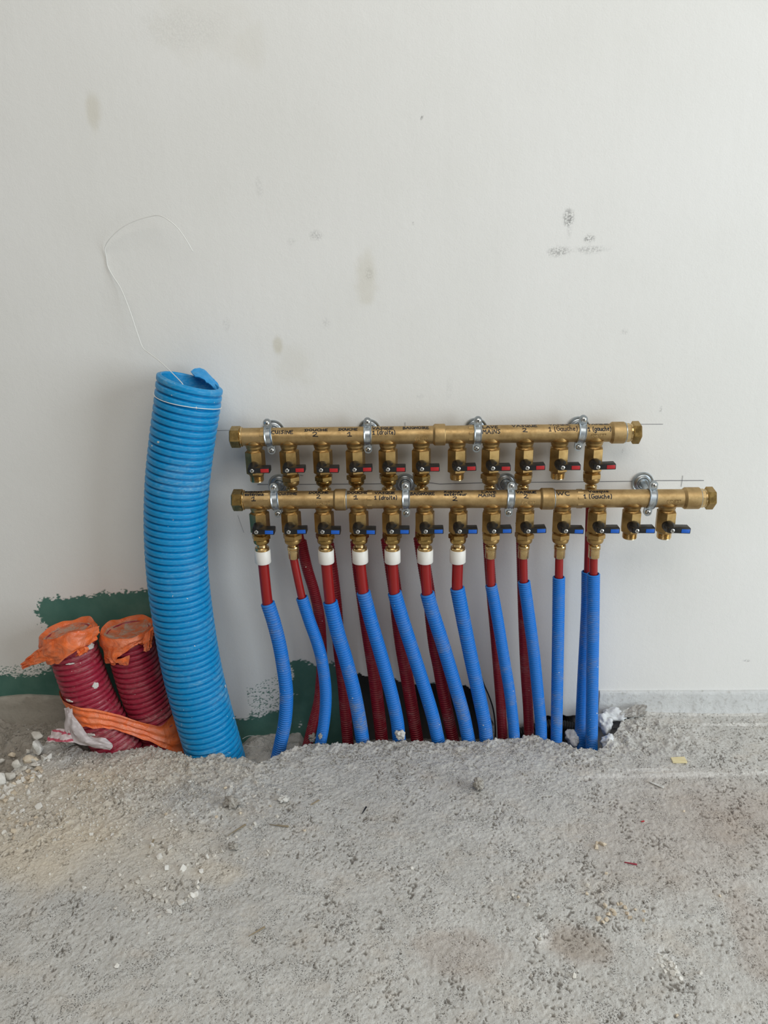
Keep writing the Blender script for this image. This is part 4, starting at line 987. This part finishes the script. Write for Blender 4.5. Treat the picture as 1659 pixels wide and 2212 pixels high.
# ------------------------------------------------------------------ scraps at the trench
def strip_px(rows, th, wob, seed, nu=36, nv=10): return patch([[onY(*p) for p in r] for r in rows], nu, nv, th, wob, seed)
fs = thing('plastic_scrap', onZ(160, 1605), 'torn cloudy plastic film wedged beside the left wine-red conduit', 'plastic film')
part('film', strip_px([[(140, 1530, -.112), (140, 1552, -.122), (140, 1578, -.130), (158, 1598, -.137), (184, 1612, -.143), (212, 1619, -.145), (238, 1620, -.144)],
                       [(147, 1528, -.114), (152, 1552, -.128), (158, 1574, -.134), (173, 1592, -.141), (194, 1602, -.145), (216, 1607, -.146), (244, 1613, -.143)],
                       [(154, 1532, -.112), (164, 1552, -.124), (176, 1568, -.130), (188, 1586, -.138), (204, 1592, -.140), (224, 1594, -.141), (243, 1606, -.140)]], .0006, .008, 61), M['film'], fs, 60)
part('striped_edge', strip_px([[(152, 1578, -.130), (132, 1574, -.126), (114, 1578, -.124), (110, 1586, -.126)], [(154, 1590, -.136), (134, 1588, -.134), (114, 1592, -.134), (100, 1598, -.138)], [(160, 1604, -.142), (138, 1603, -.144), (116, 1602, -.142), (98, 1604, -.142)]], .0006, .006, 63, 26, 10), M['film_striped'], fs, 60)['label'] = 'pink-striped edge of the film'

def lump(c, rx, ry, rz, seed, rough=.5, sub=3, freq=1.6):
    bm = bmesh.new(); bmesh.ops.create_icosphere(bm, subdivisions=sub, radius=1)
    V = np.array([v.co[:] for v in bm.verts]); f = [tuple(v.index for v in q.verts) for q in bm.faces]; bm.free()
    nz = fbm(V[:, 0] * freq + seed, V[:, 1] * freq + V[:, 2] * freq * .83 - seed, seed, 3) + .6 * fbm(V[:, 2] * freq * 1.3 - seed, V[:, 0] * freq - V[:, 1] * freq * .6, seed + 7, 3)
    V = V * (1 + rough * (nz - .8))[:, None]
    V = V - (V.max(0) + V.min(0)) / 2; V = V / np.abs(V).max(0)
    return V * [rx, ry, rz] + np.array(c), f
def rock(c, rx, ry, rz, seed, n=15):
    """angular chip: the hull of a few random points"""
    r = np.random.RandomState(seed); P = r.normal(size=(n, 3)); P /= np.linalg.norm(P, axis=1)[:, None]; P *= r.uniform(.78, 1, (n, 1))
    P = P - (P.max(0) + P.min(0)) / 2; P /= np.abs(P).max(0)
    bm = bmesh.new(); [bm.verts.new(p) for p in P]; bmesh.ops.convex_hull(bm, input=bm.verts[:])
    bmesh.ops.delete(bm, geom=[v for v in bm.verts if not v.link_faces], context='VERTS')
    bmesh.ops.bevel(bm, geom=bm.edges[:], offset=.07, segments=1, affect='EDGES')
    bm.verts.index_update(); V = np.array([v.co[:] for v in bm.verts]); f = [tuple(v.index for v in q.verts) for q in bm.faces]; bm.free()
    return V * [rx, ry, rz] + np.array(c), f
def px2m(w_, p): return w_ / F * (np.asarray(p) - CAM).dot(CW)
for px, py, yy, wx_, hx, lab, sd in [(1305, 1562, -.040, 36, 54, 'white foam lump stuck beside the rightmost blue sleeve', 71), (1311, 1603, -.080, 30, 38, 'small white foam lump low beside the rightmost blue sleeve', 72),
                                     (1328, 1543, -.022, 64, 32, 'flat white foam lump under the grey film at the edge strip', 73), (1238, 1594, -.045, 34, 40, 'white foam lump in the trench left of the hidden blue sleeve', 74)]:
    p = onY(px, py, yy)
    solo('foam_lump', lump(p, px2m(wx_, p) / 2, .016, px2m(hx, p) / 2, sd, .85, 4, 1.7), M['foam'], lab, 'foam', 'white foam lumps at the trench', angle=180)
solo('plastic_film', strip_px([[(1338, 1545, -.030), (1352, 1534, -.022), (1370, 1524, -.014), (1398, 1521, -.010)], [(1342, 1548, -.034), (1356, 1540, -.030), (1374, 1534, -.026), (1397, 1528, -.020)], [(1348, 1550, -.036), (1362, 1549, -.036), (1380, 1547, -.034), (1392, 1542, -.028)]], .0006, .010, 75, 30, 14), M['film_grey'], 'crumpled grey plastic film at the foot of the right edge strip', 'plastic film', angle=60)
vf, _ = corrugated(polydepth([(1250, 1576), (1228, 1570), (1200, 1566), (1176, 1568), (1150, 1576)], -.016, -.016, .03), .0100, .0042, .0016, SMALL, 22, .0007, .02)
solo('black_conduit', vf, M['black_conduit'], 'short black ribbed conduit lying in the trench behind the blue sleeves', 'conduit', angle=180)
solo('cable', tube([onY(1038, 1455, -.006), onY(1046, 1480, -.010), onY(1057, 1505, -.014), onY(1066, 1535, -.016), onY(1070, 1575, -.016), onY(1068, 1620, -.016)], .0012, 8, .004), M['black_conduit'], 'thin dark cable at the wall right of the extérieur 2 sleeve', 'cable', angle=180)
solo('clear_wire', tube([onY(524, 1596, -.09), onY(536, 1590, -.07), onY(552, 1591, -.06), onY(566, 1600, -.06), onY(572, 1610, -.06), onY(560, 1613, -.08), onY(542, 1612, -.09), onY(528, 1610, -.09)], .0004, 8, .003), M['film_grey'], 'thin pale wire loop in the trench right of the thick blue conduit', 'wire', angle=180)
# plaster clots on sleeves at the trench edge (stuck to the ground side, lumps of their own)
for px, py, yy, ww, hh, lab, sd in [(676, 1594, -.066, 20, 22, 'grey mortar clot between the two CUISINE sleeves at the trench edge', 81), (864, 1588, -.090, 24, 26, 'pale mortar clot on the foot of the DOUCHE 1 blue sleeve', 82), (692, 1590, -.086, 10, 14, 'small mortar clot on the foot of the CUISINE blue sleeve', 83)]:
    p = onY(px, py, yy); solo('mortar_clot', lump(p, px2m(ww, p) / 2, .006, px2m(hh, p) / 2, sd, 1.1, 4, 2.6), M['plaster' if px == 864 else 'mortar'], lab, 'mortar', angle=180)

# ------------------------------------------------------------------ stones, chips and crumbs on the screed
def stone_on(px, py, ww, hh, dd, mat, label, sd, rough=.55, sub=3, name='stone', cat='stone', freq=1.5, group=None):
    q = onZ(px, py + hh * .30); z = hz(q[0], q[1]); q = onZ(px, py + hh * .30, z)
    k = px2m(1, q); rx, rz = ww * k / 2, hh * k / 2 * .95
    v, f = lump((q[0], q[1], 0), rx, max(rx * .8, rz * .8) * dd, rz, sd, rough, sub, freq) if mat == 'mortar' or 'knobbly' in label else rock((q[0], q[1], 0), rx, max(rx * .8, rz * .8) * dd, rz, sd)
    v[:, 2] += z - v[:, 2].min() - rz * .12
    return solo(name, (v, f), M[mat], label, cat, group, angle=30)
BIGST = [(86, 1622, 24, 34, 'plaster', 'tall pale grey stone block left of the plastic scrap'), (153, 1604, 26, 16, 'mortar', 'grey crumbly stone just under the striped plastic scrap'), (82, 1590, 26, 20, 'pebble', 'rounded pale stone on the dirt above the grey stone block'),
         (62, 1640, 28, 18, 'pebble_cream', 'flat cream stone in the left rubble line, below the grey block'), (38, 1650, 22, 22, 'pebble', 'pale angular stone in the left rubble line beside the flat cream one'), (26, 1632, 16, 15, 'pebble_cream', 'cream stone on the dirt edge above the left rubble line'),
         (5, 1684, 22, 34, 'pebble_white', 'white stone cut by the left picture edge'), (25, 1680, 22, 22, 'pebble', 'grey-white stone beside the white one at the left picture edge'), (61, 1626, 12, 12, 'pebble', 'small stone between the grey block and the cream stone'),
         (4, 1644, 12, 12, 'pebble_white', 'small white stone at the left edge above the rubble'), (503, 1732, 42, 34, 'mortar', 'grey mortar lump on the screed below the thick blue conduit'), (505, 1828, 24, 24, 'mortar', 'small grey mortar lump on the screed beside the ring of stone chips'),
         (1033, 1694, 26, 36, 'mortar', 'upright brownish mortar lump below the middle sleeves'), (613, 1726, 28, 17, 'plaster', 'white knobbly plaster crumb right of the grey mortar lump'), (125, 1535, 30, 34, 'mortar', 'brown clod against the wall foot left of the wine-red conduits')]
for k, (px, py, ww, hh, mt, lab) in enumerate(BIGST):
    stone_on(px, py, ww, hh, 1.0, mt, lab, 300 + k * 3, 0.85, 4, freq=2.5)
# individual chips, one top-level object each, shared meshes
CH = []
for k in range(7):
    v, f = rock((0, 0, 0), 1, .85, .72, 400 + k * 5, 11)
    CH.append((v, f))
CHM = {m: [mesh('stone_chip', c, M[m], 25) for c in CH] for m in ('pebble', 'pebble_white', 'pebble_cream')}
rg = random.Random(5)
def chip(px, py, ww, mt, label, grp):
    q = onZ(px, py); z = hz(q[0], q[1]); k = px2m(1, q); r = ww * k / 2 * 1.75
    o = add('stone_chip', rg.choice(CHM[mt]), None, (q[0], q[1], z + r * .40)); o.scale = (r, r * rg.uniform(.8, 1.15), r * rg.uniform(.85, 1.15))
    o.rotation_euler = (rg.uniform(-.4, .4), rg.uniform(-.4, .4), rg.uniform(0, 6.28)); tag(o, label, 'stone chip', grp); return o
L1 = [(850, 715, 11), (830, 770, 12), (845, 765, 10), (815, 775, 8), (780, 803, 14), (720, 655, 11), (790, 655, 13), (735, 570, 10), (690, 605, 11), (850, 590, 8), (895, 603, 9), (925, 595, 7), (960, 575, 8), (850, 628, 7), (868, 665, 9), (635, 750, 9),
      (710, 745, 9), (595, 715, 8), (540, 730, 7), (640, 600, 7), (655, 555, 9), (720, 790, 8), (690, 780, 7), (700, 795, 7), (668, 770, 8), (745, 800, 7), (610, 700, 6), (650, 690, 6), (765, 640, 7), (805, 640, 8), (600, 690, 6), (575, 715, 6), (780, 670, 7), (855, 735, 7), (800, 790, 7), (730, 845, 11), (690, 860, 8)]
for x, y, s in L1: chip(x / 2, 1550 + y / 2, s * .80, 'pebble' if s < 9 else 'pebble_white', 'pale stone chip in the ring of crumbs on the left screed', 'stone chips in the ring of crumbs')
L2 = [(945, 550, 13), (915, 563, 9), (918, 545, 7), (955, 815, 10), (965, 850, 11), (990, 840, 10), (995, 852, 8), (1010, 808, 7), (1025, 805, 7), (1040, 825, 9), (925, 875, 11), (945, 885, 9), (960, 877, 8), (1060, 868, 8), (1050, 850, 7), (1085, 833, 7), (1120, 840, 7), (978, 832, 7), (1045, 848, 6), (1120, 882, 6)]
for k, (x, y, s) in enumerate(L2):
    lab, grp = ('cream stone chip in the small trio above the other chips on the right screed', 'trio of cream chips') if k < 3 else ('cream stone chip in the arc of crumbs on the right screed', 'arc of cream chips')
    chip(830 + x / 2, 1550 + y / 2, s * .75, 'pebble_cream', lab, grp)
L3 = [(1245, 1110, 13), (1260, 1095, 9), (1255, 1080, 8), (1215, 1100, 9), (1240, 1075, 8), (1280, 1130, 9), (1265, 1105, 8), (1235, 1060, 8), (1200, 1075, 8), (1175, 1050, 8), (1190, 1040, 7), (1160, 1085, 7), (1240, 1125, 7), (1225, 1090, 7), (1210, 1065, 6), (1220, 1050, 6), (1205, 1030, 6), (1185, 1025, 6), (1365, 1105, 8), (1250, 1065, 6)]
for x, y, s in L3: chip(830 + x / 2, 1550 + y / 2, s * .72, 'pebble_white', 'white stone chip in the spill at the bottom right of the screed', 'white chips at the bottom right')
L4 = [(365, 738, 9), (500, 828, 9), (575, 840, 7), (560, 805, 7), (505, 1078, 10), (820, 1112, 7), (118, 820, 7), (640, 935, 7), (935, 435, 7), (740, 450, 8), (1105, 290, 10), (975, 312, 8), (1100, 465, 10), (1085, 480, 9), (820, 290, 9), (395, 505, 9), (235, 530, 13), (485, 510, 8), (60, 495, 11), (55, 410, 12), (95, 405, 12), (170, 382, 18), (20, 500, 14), (110, 465, 10),
      (345, 255, 9), (120, 325, 14), (130, 345, 9), (80, 360, 10), (250, 420, 8), (260, 350, 8), (340, 395, 8), (410, 320, 9), (300, 330, 9), (500, 355, 9), (450, 255, 8), (560, 300, 8), (720, 420, 8), (75, 455, 10), (135, 460, 10), (155, 430, 8), (40, 440, 9), (60, 520, 9), (1040, 415, 7), (1170, 385, 6), (1315, 490, 7),
      (2480, 1122, 12), (2295, 1113, 8), (1780, 655, 8), (2330, 955, 10), (2280, 815, 11), (2240, 780, 6), (2335, 940, 5), (2540, 725, 11), (2535, 763, 8), (2600, 765, 6), (2620, 675, 8), (2350, 530, 8), (2215, 772, 7), (1965, 765, 6), (2955, 405, 7), (2925, 1285, 10), (2125, 710, 6), (3110, 775, 6), (2695, 1015, 6)]
for x, y, s in L4:
    if x > 1660: px, py = (830 + (x - 1660) / 2, 1550 + y / 2)
    else: px, py = (x / 2, 1550 + y / 2)
    left = px < 420 and py < 1830
    chip(px, py, s * .62, rg.choice(['pebble', 'pebble_white', 'pebble_cream']), 'pale stone chip in the sandy rubble on the left of the screed' if left else 'lone pale stone chip scattered on the open screed', 'chips in the sandy rubble' if left else 'scattered lone chips')
for k in range(60):                                                  # more of the left rubble line
    t = rg.random(); px = -10 + 110 * t + rg.gauss(0, 12); py = 1720 - 95 * t + rg.gauss(0, 14) + 12
    chip(px, py, rg.uniform(4, 11), rg.choice(['pebble', 'pebble_white', 'pebble_cream']), 'pale stone chip in the rubble line by the left edge', 'chips in the left rubble line')

# fine grit nobody could count: one object
def grit(n, seed, pick, rmin, rmax):
    r = np.random.RandomState(seed); parts = []
    base = [rock((0, 0, 0), 1, .9, .7, 500 + k, 7) for k in range(4)]
    pts = []
    while len(pts) < n:
        p = pick(r)
        if p is not None: pts.append(p)
    pts = np.array(pts); z = floor_fields(pts[:, 0], pts[:, 1])[0]
    V = []; Fc = []; o = 0
    for (x, y), zz in zip(pts, z):
        v, f = base[r.randint(4)]; s = rmin + (rmax - rmin) * r.rand() ** 3; a = r.rand() * 6.28
        q = np.stack([v[:, 0] * math.cos(a) - v[:, 1] * math.sin(a), v[:, 0] * math.sin(a) + v[:, 1] * math.cos(a), v[:, 2]], 1) * s
        V.append(q + [x, y, zz + s * .25]); Fc += [tuple(i + o for i in t) for t in f]; o += len(v)
    return np.vstack(V), Fc
def pick_left(r):
    px = r.normal(170, 190); py = r.normal(1715, 62)
    if px < -60 or px > 640 or py < 1630 + 0.0 * px or py > 1900: return None
    q = onZ(px, py); return (q[0], q[1]) if q[1] < edge_y(np.array([q[0]]))[0] - .004 else None
def pick_edge(r):
    px = r.uniform(190, 1420); q = onZ(px, 1600); e = edge_y(np.array([q[0]]))[0]; y = e - abs(r.normal(0, .030)) - .002
    return (q[0], y)
def pick_all(r):
    q = onZ(r.uniform(-30, 1690), r.uniform(1600, 2230)); return (q[0], q[1]) if q[1] < edge_y(np.array([q[0]]))[0] - .004 else None
def pick_soil(r):
    q = onZ(r.uniform(-40, 150), r.uniform(1545, 1640)); return (q[0], q[1]) if q[1] < -.012 else None
solo('gravel', grit(2600, 1, pick_left, .0005, .0026), M['pebble'], 'pale fine gravel spilled over the left of the screed', 'gravel', kind='stuff', angle=30)
solo('crumbs', grit(2200, 2, pick_edge, .0004, .0024), M['mortar'], 'grey concrete crumbs along the broken trench edge', 'crumbs', kind='stuff', angle=30)
solo('grit', grit(1300, 3, pick_all, .0003, .0012), M['pebble'], 'fine pale grit strewn thinly over the whole screed', 'grit', kind='stuff', angle=30)
solo('soil_crumbs', grit(500, 4, pick_soil, .0005, .0030), M['mortar'], 'brown soil crumbs on the low ground at the left wall foot', 'crumbs', kind='stuff', angle=30)

# wood chip, straws, plaster peel, red shreds
def flat_on(px, py, L, Wd, T, ang, mat, name, label, cat, seed=0):
    q = onZ(px, py); z = hz(q[0], q[1]); v, f = box(L, Wd, T, min(T, Wd) * .2, seg=1)
    v = v + 0.0; v[:, 2] += .12 * L * (v[:, 0] / L) ** 2
    v[:, 1] += .10 * v[:, 0] * (v[:, 1] > 0)
    c, s = math.cos(ang), math.sin(ang); v = np.stack([v[:, 0] * c - v[:, 1] * s, v[:, 0] * s + v[:, 1] * c, v[:, 2]], 1)
    solo(name, (v + [q[0], q[1], z + T * .5 + .0006], f), M[mat], label, cat)
flat_on(1466, 1643, .0225, .0130, .0028, -.02, 'wood', 'wood_chip', 'pale wood chip lying on the screed at the right', 'wood chip')
flat_on(1418, 1696, .022, .0040, .0012, -.7, 'plaster', 'plaster_flake', 'curled white plaster flake on the chalky streak at the right', 'plaster flake')
for px, py, L, a, lab, mt in [(512, 1795, .030, .75, 'pale splinter on the screed below the grey mortar lump', 'straw'), (603, 1787, .028, -.18, 'brown splinter on the screed below the white plaster crumb', 'straw'), (680, 1735, .016, .7, 'short pale splinter right of the white plaster crumb', 'straw'), (555, 2015, .022, .6, 'thin grey splinter on the lower middle of the screed', 'straw'),
                          (787, 1752, .0150, 1.15, 'thin black sliver on the screed below the DOUCHE 1 sleeve', 'black_conduit'), (1362, 1868, .016, -.3, 'thin dark red shred on the right of the screed', 'bigred'), (1388, 1777, .005, .2, 'tiny red plastic bit on the right of the screed', 'tab_red'), (328, 1825, .016, 1.4, 'pale nail-like splinter above the ring of crumbs', 'straw')]:  # the black piece is a dark strip in place of a crack and its shadow
    flat_on(px, py, L, .0017, .0014, a, mt, 'splinter', lab, 'splinter')
